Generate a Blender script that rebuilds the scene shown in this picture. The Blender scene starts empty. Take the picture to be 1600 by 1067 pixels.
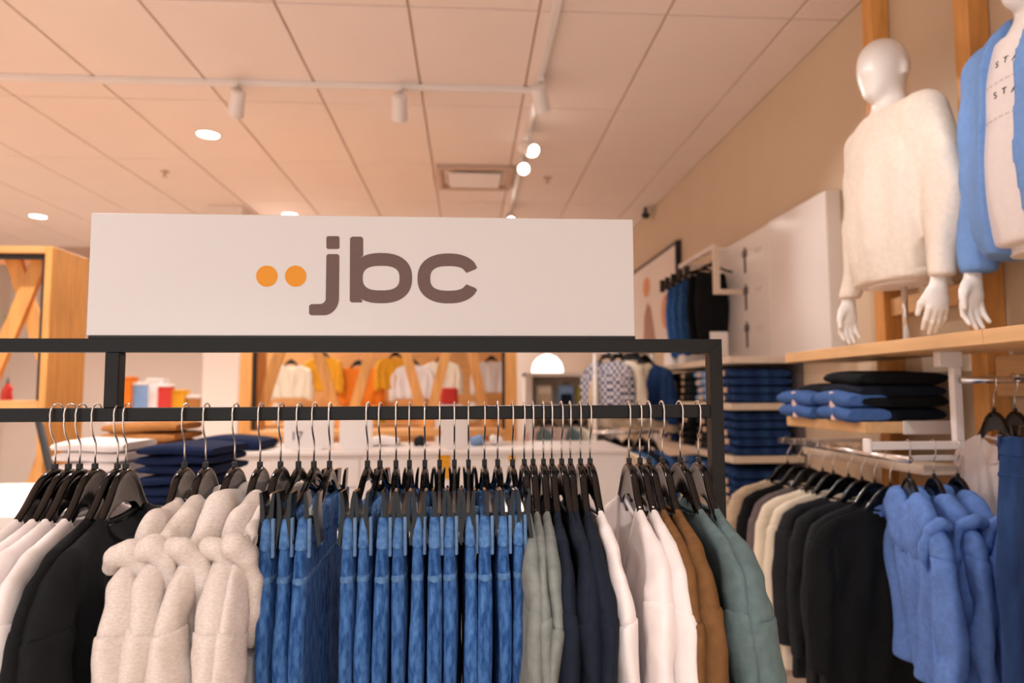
import bpy, math, random
import numpy as np

# ------------------------------------------------------------------ camera, world, exposure
scene = bpy.context.scene
col = scene.collection
CAM_H = 1.45
FPX = 1067.0
PITCH, YAW, ROLL = np.radians([4.237, 3.695, -0.225])
def _axes():
    cp, sp, c, s = np.cos(PITCH), np.sin(PITCH), np.cos(YAW), np.sin(YAW)
    fwd = np.array([s*cp, c*cp, sp]); right = np.array([c, -s, 0.0]); up = np.cross(right, fwd)
    return right*np.cos(ROLL)+up*np.sin(ROLL), -right*np.sin(ROLL)+up*np.cos(ROLL), fwd
RT, UP, FW = _axes()
def ray(px, py): return FW+RT*(px-800)/FPX+UP*(533.5-py)/FPX
def onY(px, py, Y): d = ray(px, py); return d*Y/d[1]+np.array([0, 0, CAM_H])
def onX(px, py, X): d = ray(px, py); return d*X/d[0]+np.array([0, 0, CAM_H])
def onZ(px, py, Z): d = ray(px, py); return d*(Z-CAM_H)/d[2]+np.array([0, 0, CAM_H])

from mathutils import Matrix, Vector
cam_d = bpy.data.cameras.new('camera')
cam = bpy.data.objects.new('camera', cam_d); col.objects.link(cam)
M = Matrix.Identity(4)
for i in range(3):
    M[i][0], M[i][1], M[i][2] = RT[i], UP[i], -FW[i]
M[0][3], M[1][3], M[2][3] = 0, 0, CAM_H
cam.matrix_world = M
cam_d.sensor_width = 36; cam_d.lens = 36*FPX/1600; cam_d.clip_start = .05
cam_d.dof.use_dof = True; cam_d.dof.focus_distance = 1.24; cam_d.dof.aperture_fstop = 2.6
scene.camera = cam

world = bpy.data.worlds.new('world'); scene.world = world; world.use_nodes = True
bg = world.node_tree.nodes['Background']
bg.inputs[0].default_value = (1, .965, .955, 1); bg.inputs[1].default_value = 1.2
vs = scene.view_settings
vs.view_transform = 'Standard'; vs.look = 'None'; vs.gamma = 1; vs.exposure = 0.1
try: vs.use_curve_mapping = False
except Exception: pass

CEIL = CAM_H+1.8
TW, TD = 1.8*.342, 1.8*.613      # ceiling tile pitch
WALLX = 1.82
WARM = (1.0, .80, .62)
# ------------------------------------------------------------------ helpers
def mat(name, color, rough=.6, metal=0., spec=.5, noise=0., nscale=8., bump=0., bscale=200., sheen=0., coat=0., emit=None, estr=0., stretch=None, col2=None, wave=None, ramp=(.3, .7)):
    m = bpy.data.materials.new(name); m.use_nodes = True
    nt = m.node_tree; b = nt.nodes['Principled BSDF']
    b.inputs['Base Color'].default_value = (*color, 1); b.inputs['Roughness'].default_value = rough
    b.inputs['Metallic'].default_value = metal; b.inputs['Specular IOR Level'].default_value = spec
    if sheen: b.inputs['Sheen Weight'].default_value = sheen
    if coat: b.inputs['Coat Weight'].default_value = coat; b.inputs['Coat Roughness'].default_value = .08
    if emit: b.inputs['Emission Color'].default_value = (*emit, 1); b.inputs['Emission Strength'].default_value = estr
    tc = nt.nodes.new('ShaderNodeTexCoord'); src = tc.outputs['Object']
    if stretch:
        mp = nt.nodes.new('ShaderNodeMapping'); mp.inputs['Scale'].default_value = stretch
        nt.links.new(src, mp.inputs[0]); src = mp.outputs[0]
    if noise:
        n = nt.nodes.new('ShaderNodeTexNoise'); n.inputs['Scale'].default_value = nscale; n.inputs['Detail'].default_value = 5
        nt.links.new(src, n.inputs['Vector'])
        r = nt.nodes.new('ShaderNodeValToRGB'); r.color_ramp.elements[0].position = ramp[0]; r.color_ramp.elements[1].position = ramp[1]
        c2 = col2 or tuple(min(1, c*(1+noise)) for c in color); c1 = color if col2 else tuple(c*(1-noise) for c in color)
        r.color_ramp.elements[0].color = (*c1, 1); r.color_ramp.elements[1].color = (*c2, 1)
        nt.links.new(n.outputs['Fac'], r.inputs[0]); nt.links.new(r.outputs[0], b.inputs['Base Color'])
    if bump:
        if wave:
            n2 = nt.nodes.new('ShaderNodeTexWave'); n2.inputs['Scale'].default_value = wave; n2.inputs['Distortion'].default_value = .5; o = n2.outputs['Fac']
        else:
            n2 = nt.nodes.new('ShaderNodeTexNoise'); n2.inputs['Scale'].default_value = bscale; n2.inputs['Detail'].default_value = 3; o = n2.outputs['Fac']
        nt.links.new(src, n2.inputs['Vector'])
        bp = nt.nodes.new('ShaderNodeBump'); bp.inputs['Strength'].default_value = bump; bp.inputs['Distance'].default_value = .003
        nt.links.new(o, bp.inputs['Height']); nt.links.new(bp.outputs[0], b.inputs['Normal'])
    return m
def fabric(name, color, noise=.12, nscale=60., bump=.25, bscale=500., rough=.9, **k):
    return mat(name, color, rough=rough, spec=.15, noise=noise, nscale=nscale, bump=bump, bscale=bscale, **k)

class MB:
    """collects faces of one mesh"""
    def __init__(s): s.v = []; s.f = []
    def add(s, v, f):
        o = len(s.v); s.v += [tuple(p) for p in v]; s.f += [tuple(i+o for i in q) for q in f]; return s
    def box(s, x0, x1, y0, y1, z0, z1, b=0.):
        x0, x1 = min(x0, x1), max(x0, x1); y0, y1 = min(y0, y1), max(y0, y1); z0, z1 = min(z0, z1), max(z0, z1)
        if b <= 0:
            v = [(x, y, z) for x in (x0, x1) for y in (y0, y1) for z in (z0, z1)]
            return s.add(v, [(0, 1, 3, 2), (4, 6, 7, 5), (0, 4, 5, 1), (2, 3, 7, 6), (0, 2, 6, 4), (1, 5, 7, 3)])
        b = min(b, (x1-x0)*.45, (y1-y0)*.45, (z1-z0)*.45)
        v = []; idx = {}
        for i, x in enumerate((x0, x1)):
            for j, y in enumerate((y0, y1)):
                for k, z in enumerate((z0, z1)):
                    sx, sy, sz = (1, -1)[i]*b, (1, -1)[j]*b, (1, -1)[k]*b
                    for a, p in enumerate(((x, y+sy, z+sz), (x+sx, y, z+sz), (x+sx, y+sy, z))):
                        idx[i, j, k, a] = len(v); v.append(p)
        f = []
        for i in (0, 1):
            q = [idx[i, 0, 0, 0], idx[i, 1, 0, 0], idx[i, 1, 1, 0], idx[i, 0, 1, 0]]; f.append(q if i else q[::-1])
            q = [idx[0, i, 0, 1], idx[0, i, 1, 1], idx[1, i, 1, 1], idx[1, i, 0, 1]]; f.append(q if i else q[::-1])
            q = [idx[0, 0, i, 2], idx[1, 0, i, 2], idx[1, 1, i, 2], idx[0, 1, i, 2]]; f.append(q if i else q[::-1])
        for i in (0, 1):
            for j in (0, 1):
                q = [idx[i, j, 0, 0], idx[i, j, 1, 0], idx[i, j, 1, 1], idx[i, j, 0, 1]]; f.append(q if (i+j) % 2 else q[::-1])
                q = [idx[i, 0, j, 0], idx[i, 1, j, 0], idx[i, 1, j, 2], idx[i, 0, j, 2]]; f.append(q[::-1] if (i+j) % 2 else q)
                q = [idx[0, i, j, 1], idx[1, i, j, 1], idx[1, i, j, 2], idx[0, i, j, 2]]; f.append(q if (i+j) % 2 else q[::-1])
        for i in (0, 1):
            for j in (0, 1):
                for k in (0, 1):
                    q = [idx[i, j, k, a] for a in range(3)]; f.append(q if (i+j+k) % 2 else q[::-1])
        return s.add(v, f)
    def tube(s, pts, r, n=8, caps=True, sx=1., up=None):
        pts = [np.array(p, float) for p in pts]; m = len(pts)
        rs = r if hasattr(r, '__len__') else [r]*m
        prev = None; v = []; f = []
        for i, p in enumerate(pts):
            t = pts[min(i+1, m-1)]-pts[max(i-1, 0)]; t /= np.linalg.norm(t)+1e-12
            if prev is None:
                a = np.array(up, float) if up is not None else (np.array([0, 0, 1.]) if abs(t[2]) < .9 else np.array([1., 0, 0]))
            else: a = prev
            e1 = a-t*(a@t); e1 /= np.linalg.norm(e1)+1e-12; prev = e1; e2 = np.cross(t, e1)
            for k in range(n):
                th = 2*math.pi*k/n; v.append(p+rs[i]*(math.cos(th)*e1+sx*math.sin(th)*e2))
        for i in range(m-1):
            for k in range(n): f.append((i*n+k, i*n+(k+1) % n, (i+1)*n+(k+1) % n, (i+1)*n+k))
        if caps: f.append(tuple(range(n))[::-1]); f.append(tuple((m-1)*n+k for k in range(n)))
        return s.add(v, f)
    def lathe(s, prof, n=24, c=(0, 0, 0)):
        v = []; f = []; m = len(prof)
        for r, z in prof:
            for k in range(n):
                th = 2*math.pi*k/n; v.append((c[0]+r*math.cos(th), c[1]+r*math.sin(th), c[2]+z))
        for i in range(m-1):
            for k in range(n): f.append((i*n+k, i*n+(k+1) % n, (i+1)*n+(k+1) % n, (i+1)*n+k))
        f.append(tuple(range(n))[::-1]); f.append(tuple((m-1)*n+k for k in range(n)))
        return s.add(v, f)
    def prism(s, poly, axis, lo, hi):
        """extrude 2D polygon; axis 0: (y,z) poly along x; 1: (x,z) along y; 2: (x,y) along z"""
        n = len(poly); v = []
        for h in (lo, hi):
            for p, q in poly: v.append([(h, p, q), (p, h, q), (p, q, h)][axis])
        f = [tuple(range(n)), tuple(range(n, 2*n))[::-1]]+[(i, n+i, n+(i+1) % n, (i+1) % n) for i in range(n)]
        return s.add(v, f)
    def mesh(s, name, smooth=False, fix=True):
        me = bpy.data.meshes.new(name); me.from_pydata([tuple(map(float, p)) for p in s.v], [], s.f)
        if fix:
            import bmesh
            bm = bmesh.new(); bm.from_mesh(me); bmesh.ops.recalc_face_normals(bm, faces=bm.faces); bm.to_mesh(me); bm.free()
        if smooth: me.polygons.foreach_set('use_smooth', [True]*len(me.polygons))
        me.update(); return me

def smooth_by_angle(me, deg=40):
    me.polygons.foreach_set('use_smooth', [True]*len(me.polygons))
    try: me.set_sharp_from_angle(angle=math.radians(deg))
    except Exception: pass
    return me
def obj(name, me, m, parent=None, loc=None, rz=0.):
    o = bpy.data.objects.new(name, me); col.objects.link(o)
    if m is not None and len(me.materials) == 0: me.materials.append(m)
    if parent is not None: o.parent = parent
    if loc is not None: o.location = tuple(map(float, loc))
    if rz: o.rotation_euler = (0, 0, rz)
    return o
def tag(o, label, cat, group=None):
    o['label'] = label; o['category'] = cat
    if group: o['group'] = group
    return o
def thing(name, label, cat, loc=(0, 0, 0), rz=0., group=None, tilt=(0, 0)):
    o = bpy.data.objects.new(name, None); col.objects.link(o); o.empty_display_size = .05
    o.location = tuple(map(float, loc)); o.rotation_euler = (tilt[0], tilt[1], rz)
    return tag(o, label, cat, group)
def struct(name, me, m, parent=None):
    o = obj(name, me, m, parent)
    if parent is None: o['kind'] = 'structure'
    return o

# ---- implicit surfaces -> quads (naive surface nets)
def np_mesh(name, V, Q, smooth=True):
    me = bpy.data.meshes.new(name); n, m = len(V), len(Q)
    me.vertices.add(n); me.vertices.foreach_set('co', np.ascontiguousarray(V, np.float32).ravel())
    me.loops.add(4*m); me.loops.foreach_set('vertex_index', np.ascontiguousarray(Q, np.int32).ravel())
    me.polygons.add(m); me.polygons.foreach_set('loop_start', np.arange(0, 4*m, 4, dtype=np.int32))
    if smooth: me.polygons.foreach_set('use_smooth', np.ones(m, bool))
    me.update(calc_edges=True); me.validate(); return me
def snets(F, org, h, iters=1):
    ins = F < 0; S = np.array(F.shape)-1
    c = [ins[i:S[0]+i, j:S[1]+j, k:S[2]+k] for i in (0, 1) for j in (0, 1) for k in (0, 1)]
    cnt = sum(x.astype(np.int8) for x in c); act = (cnt > 0) & (cnt < 8)
    I = np.argwhere(act); idx = -np.ones(act.shape, np.int32); idx[act] = np.arange(len(I))
    acc = np.zeros((len(I), 3)); num = np.zeros(len(I))
    corners = [(i, j, k) for i in (0, 1) for j in (0, 1) for k in (0, 1)]
    val = {q: F[I[:, 0]+q[0], I[:, 1]+q[1], I[:, 2]+q[2]] for q in corners}
    for p in corners:
        for ax in range(3):
            if p[ax] == 0:
                q = list(p); q[ax] = 1; q = tuple(q); a, b = val[p], val[q]; m = (a < 0) != (b < 0)
                t = np.where(m, a/np.where(m, a-b, 1), 0)
                for d in range(3): acc[:, d] += np.where(m, p[d]+(t if d == ax else 0), 0)
                num += m
    V = (I+acc/num[:, None])*h+np.array(org)
    Q = []
    for ax in range(3):
        o1, o2 = (ax+1) % 3, (ax+2) % 3
        sl0 = [slice(None)]*3; sl1 = [slice(None)]*3; sl0[ax] = slice(0, -1); sl1[ax] = slice(1, None)
        a, b = ins[tuple(sl0)], ins[tuple(sl1)]; ch = a != b
        E = np.argwhere(ch); E = E[(E[:, o1] > 0) & (E[:, o2] > 0) & (E[:, o1] < F.shape[o1]-1) & (E[:, o2] < F.shape[o2]-1)]
        if not len(E): continue
        fl = a[E[:, 0], E[:, 1], E[:, 2]]
        def cell(d1, d2):
            G = E.copy(); G[:, o1] -= d1; G[:, o2] -= d2; return idx[G[:, 0], G[:, 1], G[:, 2]]
        q = np.stack([cell(1, 1), cell(0, 1), cell(0, 0), cell(1, 0)], 1)
        q = np.where(fl[:, None], q, q[:, ::-1]); Q.append(q)
    Q = np.concatenate(Q); Q = Q[(Q >= 0).all(1)]
    for _ in range(iters):
        s = np.zeros_like(V); n = np.zeros(len(V))
        for k in range(4):
            i, j = Q[:, k], Q[:, (k+1) % 4]
            for d in range(3):
                s[:, d] += np.bincount(i, V[j, d], len(V))+np.bincount(j, V[i, d], len(V))
            n += np.bincount(i, minlength=len(V))+np.bincount(j, minlength=len(V))
        V = .5*V+.5*s/np.maximum(n, 1)[:, None]
    return V, Q
def vnoise(P, scale, seed):
    """trilinear value noise at array of points (...,d)"""
    rs = np.random.RandomState(seed); T = rs.rand(16, 16, 16)*2-1
    P = np.asarray(P)/scale; i = np.floor(P).astype(int); f = P-i; f = f*f*(3-2*f); i &= 15; j = (i+1) & 15
    g = lambda a, b, c: T[a, b, c]
    x0, y0, z0 = i[..., 0], i[..., 1], i[..., 2]; x1, y1, z1 = j[..., 0], j[..., 1], j[..., 2]; fx, fy, fz = f[..., 0], f[..., 1], f[..., 2]
    return ((g(x0, y0, z0)*(1-fx)+g(x1, y0, z0)*fx)*(1-fy)+(g(x0, y1, z0)*(1-fx)+g(x1, y1, z0)*fx)*fy)*(1-fz)+((g(x0, y0, z1)*(1-fx)+g(x1, y0, z1)*fx)*(1-fy)+(g(x0, y1, z1)*(1-fx)+g(x1, y1, z1)*fx)*fy)*fz
def smin(a, b, k):
    h = np.clip(.5+.5*(b-a)/k, 0, 1); return b*(1-h)+a*h-k*h*(1-h)
def seg2(u, w, pts, rad):
    """2D polyline: distance, interpolated radius, arclength parameter of closest point"""
    best = np.full(u.shape, 1e9); rr = np.zeros(u.shape); ss = np.zeros(u.shape); L = 0
    for (p, q, ra, rb) in zip(pts[:-1], pts[1:], rad[:-1], rad[1:]):
        d = np.array(q)-np.array(p); l = np.hypot(*d); t = np.clip(((u-p[0])*d[0]+(w-p[1])*d[1])/(l*l), 0, 1)
        dist = np.hypot(u-p[0]-t*d[0], w-p[1]-t*d[1]); m = dist/(ra+t*(rb-ra)) < best
        best = np.where(m, dist/(ra+t*(rb-ra)), best); rr = np.where(m, ra+t*(rb-ra), rr); ss = np.where(m, L+t*l, ss); L += l
    return best, rr, ss
def capsule(P, a, b, ra, rb, sq=(1, 1, 1)):
    a = np.array(a, float); b = np.array(b, float); sq = np.array(sq); Pa = (P-a)/sq; d = (b-a)/sq
    t = np.clip((Pa@d)/(d@d+1e-12), 0, 1); return np.linalg.norm(Pa-t[..., None]*d, axis=-1)-(ra+t*(rb-ra))
def ellipsoid(P, c, r, R=None):
    q = P-np.array(c)
    if R is not None: q = q@R
    r = np.array(r); k = np.linalg.norm(q/r, axis=-1); return (k-1)*r.min()
def gridpts(lo, hi, h):
    ax = [np.arange(lo[i]-2*h, hi[i]+2.5*h, h) for i in range(3)]
    return np.stack(np.meshgrid(*ax, indexing='ij'), -1), (ax[0][0], ax[1][0], ax[2][0])
def S(r, g, b):
    return tuple(((c/255)/12.92 if c/255 <= .04045 else ((c/255+.055)/1.055)**2.4) for c in (r, g, b))
# ------------------------------------------------------------------ materials
MT = dict(
    black_metal=mat('black_metal', S(17, 16, 16), rough=.42, spec=.3, noise=.15, nscale=30, bump=.05, bscale=300),
    chrome=mat('chrome', (.75, .72, .70), rough=.18, metal=1.),
    black_plastic=mat('black_plastic', S(12, 10, 10), rough=.12, spec=.42, coat=.0, noise=.1, nscale=10),
    matte_black=mat('matte_black', S(24, 22, 22), rough=.6, noise=.1, nscale=10),
    white_sign=mat('white_sign', S(218, 215, 216), rough=.5, noise=.01, nscale=3),
    sign_brown=mat('sign_brown', S(104, 82, 78), rough=.6, noise=.03, nscale=300),
    sign_amber=mat('sign_amber', S(226, 148, 28), rough=.6, noise=.03, nscale=300),
    ceiling=mat('ceiling_board', S(243, 226, 216), rough=.9, noise=.015, nscale=2, bump=.1, bscale=300),
    ceiling_grid=mat('ceiling_grid', S(205, 175, 155), rough=.8, noise=.03, nscale=5),
    wall=mat('wall_paint', S(214, 190, 162), rough=.85, noise=.02, nscale=2),
    wall_white=mat('wall_white', S(240, 226, 216), rough=.85, noise=.02, nscale=2),
    floor=mat('floor_oak', S(226, 206, 189), rough=.45, noise=.08, nscale=3, stretch=(1, 8, 1)),
    wood=mat('oak_wood', S(224, 160, 88), rough=.5, noise=.16, nscale=5, stretch=(6, 6, .8), bump=.05, bscale=40),
    wood_h=mat('oak_wood_along', S(226, 180, 128), rough=.5, noise=.12, nscale=5, stretch=(6, .8, 6), bump=.05, bscale=40),
    wood_x=mat('oak_wood_cross', S(226, 168, 104), rough=.5, noise=.14, nscale=5, stretch=(.8, 6, 6), bump=.05, bscale=40),
    shelf_pale=mat('pale_shelf', S(228, 208, 186), rough=.5, noise=.06, nscale=5, stretch=(6, .8, 6)),
    white_gloss=mat('white_gloss', S(236, 228, 224), rough=.15, spec=.5, noise=.01, nscale=3),
    white_metal=mat('white_metal', S(235, 225, 220), rough=.35, noise=.02, nscale=5),
    white_matte=mat('white_matte', S(238, 230, 226), rough=.7, noise=.02, nscale=5),
    mannequin=mat('mannequin_white', S(240, 232, 226), rough=.35, noise=.01, nscale=4),
    glow=mat('lamp_glow', (1, 1, 1), emit=(1, .93, .85), estr=14., noise=.001),
    denim=mat('denim', S(30, 68, 124), rough=.85, spec=.15, noise=1, nscale=130, col2=S(78, 122, 180), stretch=(1, 1, .3), ramp=(.34, .68), bump=.8, bscale=500),
    denim_mid=mat('denim_mid', S(46, 84, 134), rough=.85, spec=.15, noise=1, nscale=9, col2=S(82, 124, 172), stretch=(3, 3, .7), bump=.3, bscale=700),
    denim_band=mat('denim_band', S(34, 76, 134), rough=.85, spec=.15, noise=1, nscale=70, col2=S(96, 138, 188), bump=.5, bscale=500),
    denim_edge2=mat('denim_seam', S(84, 120, 164), rough=.9, spec=.1, noise=.3, nscale=120, bump=.5, bscale=300),
    denim_edge=mat('denim_edge', S(98, 128, 166), rough=.9, spec=.1, noise=.2, nscale=80, bump=.3, bscale=600),
    denim_dark=mat('denim_dark', S(22, 40, 80), rough=.85, spec=.15, noise=1, nscale=7, col2=S(48, 78, 128), stretch=(2, 2, .6), bump=.3, bscale=700),
    navy_knit=fabric('navy_knit', S(24, 36, 68), bump=.4, bscale=250),
    navy=fabric('navy', S(27, 33, 46)), black=fabric('black_jersey', S(24, 25, 27)), charcoal=fabric('charcoal', S(42, 44, 48)),
    white=fabric('white_jersey', S(236, 226, 224), noise=.02), marl=fabric('grey_marl', S(204, 190, 182), noise=1, nscale=210, col2=S(224, 213, 206), stretch=(1, .5, 2.2)),
    sage=fabric('sage', S(122, 126, 122)), brown=fabric('brown', S(116, 82, 50)), teal=fabric('teal_grey', S(94, 112, 114)),
    blue=fabric('blue_jersey', S(100, 136, 206)), jacket_blue=fabric('jacket_blue', S(116, 152, 208), noise=.05), knit_blue=fabric('knit_blue', S(70, 102, 160)), beige=fabric('beige', S(206, 184, 156)), taupe=fabric('taupe', S(112, 102, 102)), cream=fabric('cream', S(238, 226, 206), noise=.03),
    ivory=fabric('ivory_knit', S(236, 222, 208), noise=.05, bscale=220, bump=.5), tan=fabric('tan', S(176, 118, 66)), orange=fabric('orange', S(232, 126, 40)),
    yellow=fabric('yellow', S(226, 160, 46)), red=fabric('red', S(206, 66, 58)), olive=fabric('olive', S(176, 166, 60)), light_blue=fabric('light_blue', S(132, 164, 206)), rose=fabric('rose', S(222, 190, 176)),
)
# ------------------------------------------------------------------ hangers
HT = [(0, -.112), (.024, -.115), (.046, -.131), (.068, -.161), (.092, -.187), (.14, -.212), (.185, -.231)]
def hook_mesh(R=.0200, cz=-.0125):
    pts = []
    for k in range(15):
        th = math.radians(-25+k*(180+45)/14)          # far side -> over the top -> near side
        pts.append((0, R*math.cos(th), cz+R*math.sin(th)))
    pts += [(0, -.0195, -.030), (0, -.0165, -.040), (0, -.011, -.050), (0, -.0045, -.058), (0, -.0005, -.066), (0, 0, -.078), (0, 0, -.104)]
    pts = [(p[0], p[1], p[2]) for p in pts]
    m = MB().tube(pts, .0017, 8); return m.mesh('hook', True)
def neck_mesh():
    return smooth_by_angle(MB().box(-.0045, .0045, -.0045, .0045, -.116, -.101, .001).mesh('neck_sleeve'), 30)
def smoothcurve(pts, n):
    pts = np.array(pts, float); d = np.r_[0, np.cumsum(np.linalg.norm(np.diff(pts, axis=0), axis=1))]
    t = np.linspace(0, d[-1], n); out = np.stack([np.interp(t, d, pts[:, i]) for i in range(pts.shape[1])], 1)
    for _ in range(2): out[1:-1] = .25*out[:-2]+.5*out[1:-1]+.25*out[2:]
    return out
def hanger_body_mesh():
    """flat web plus a rounded rim that follows the shoulder line"""
    half = smoothcurve(HT, 18)
    line = np.r_[half[::-1]*[-1, 1], half[1:]]
    m = MB(); n = len(line); prof = []
    for (u, w) in line:
        au = abs(u); th = .0068-.0030*min(1, max(0, (au-.10)/.05))     # half thickness of the arm
        dep = .058-.032*min(1, max(0, (au-.025)/.06))-.010*min(1, max(0, (au-.11)/.05)); prof.append((u, w, th, dep))
    v = []; f = []; k = 10
    for (u, w, th, dep) in prof:
        ring = [(th*.55, 0), (th*.95, -.003), (th, -.008), (th*.5, -.013), (.0022, -.018), (.0022, -dep)]
        ring = [(x, z) for x, z in ring]+[(-x, z) for x, z in ring[::-1]]
        k = len(ring)
        for (x, z) in ring: v.append((x, u, w+.002+max(z, -dep)))
    for i in range(n-1):
        for j in range(k): f.append((i*k+j, i*k+(j+1) % k, (i+1)*k+(j+1) % k, (i+1)*k+j))
    f.append(tuple(range(k))); f.append(tuple((n-1)*k+j for j in range(k))[::-1])
    m.add(v, f); return smooth_by_angle(m.mesh('hanger_body'), 50)
def clip_body_mesh():
    pts = [(-.175, -.172), (-.15, -.168), (-.11, -.160), (-.07, -.146), (-.045, -.128), (-.02, -.116), (0, -.113), (.02, -.116), (.045, -.128), (.07, -.146), (.11, -.160), (.15, -.168), (.175, -.172)]
    c = smoothcurve(pts, 31); m = MB(); v = []; f = []
    for (u, w) in c:
        d = .024-.012*min(1, abs(u)/.06)
        ring = [(.003, .002), (.0055, -.003), (.0055, -.008), (.0025, -.012), (.0025, -d), (-.0025, -d), (-.0025, -.012), (-.0055, -.008), (-.0055, -.003), (-.003, .002)]
        for x, z in ring: v.append((x, u, w+z))
    k = 10; n = len(c)
    for i in range(n-1):
        for j in range(k): f.append((i*k+j, i*k+(j+1) % k, (i+1)*k+(j+1) % k, (i+1)*k+j))
    f.append(tuple(range(k))); f.append(tuple((n-1)*k+j for j in range(k)))
    return smooth_by_angle(m.add(v, f).mesh('clip_hanger_body'), 50)
def clip_mesh(t):
    """two jaws pinching the waistband, finger tabs flaring above"""
    m = MB()
    for s in (-1, 1):
        P = [(s*(t+.001), -.222), (s*(t+.0065), -.214), (s*.0105, -.172), (s*.0115, -.146), (s*.0125, -.134), (s*.0085, -.133), (s*.0055, -.146), (s*.003, -.170), (s*(t-.0005), -.208)]
        m.prism([(x, z) for x, z in P], 1, -.0165, .0165)
    return smooth_by_angle(m.mesh('clip'), 35)
def spring_mesh():
    m = MB()
    for s in (-1, 1):
        pts = [(s*(.0165+.0015*math.cos(a)), -.009+.0065*math.cos(a), -.203+.010*math.sin(a)) for a in np.linspace(0, 2*math.pi, 17)]
        m.tube(pts, .0011, 6, caps=False); return m.mesh('spring', True)
HOOK, NECK, HBODY, CBODY, CLIP, SPRING = hook_mesh(), neck_mesh(), hanger_body_mesh(), clip_body_mesh(), clip_mesh(.0095), spring_mesh()
def hanger(loc, rz, label, group, kind='shirt', wood=False):
    t = thing('clothes_hanger' if kind == 'shirt' else 'clip_hanger', label, 'hanger', loc, rz, group)
    obj('hook', HOOK, MT['chrome'], t); obj('neck_sleeve', NECK, MT['matte_black'], t)
    if kind == 'shirt': obj('hanger_body', HBODY, MT['black_plastic'], t)
    else:
        obj('hanger_bar', CBODY, MT['black_plastic'], t)
        for s in (-1, 1):
            c = obj('clip', CLIP, MT['black_plastic'], t, (0, s*.164, 0)); obj('spring', SPRING, MT['chrome'], c)
    return t

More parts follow.
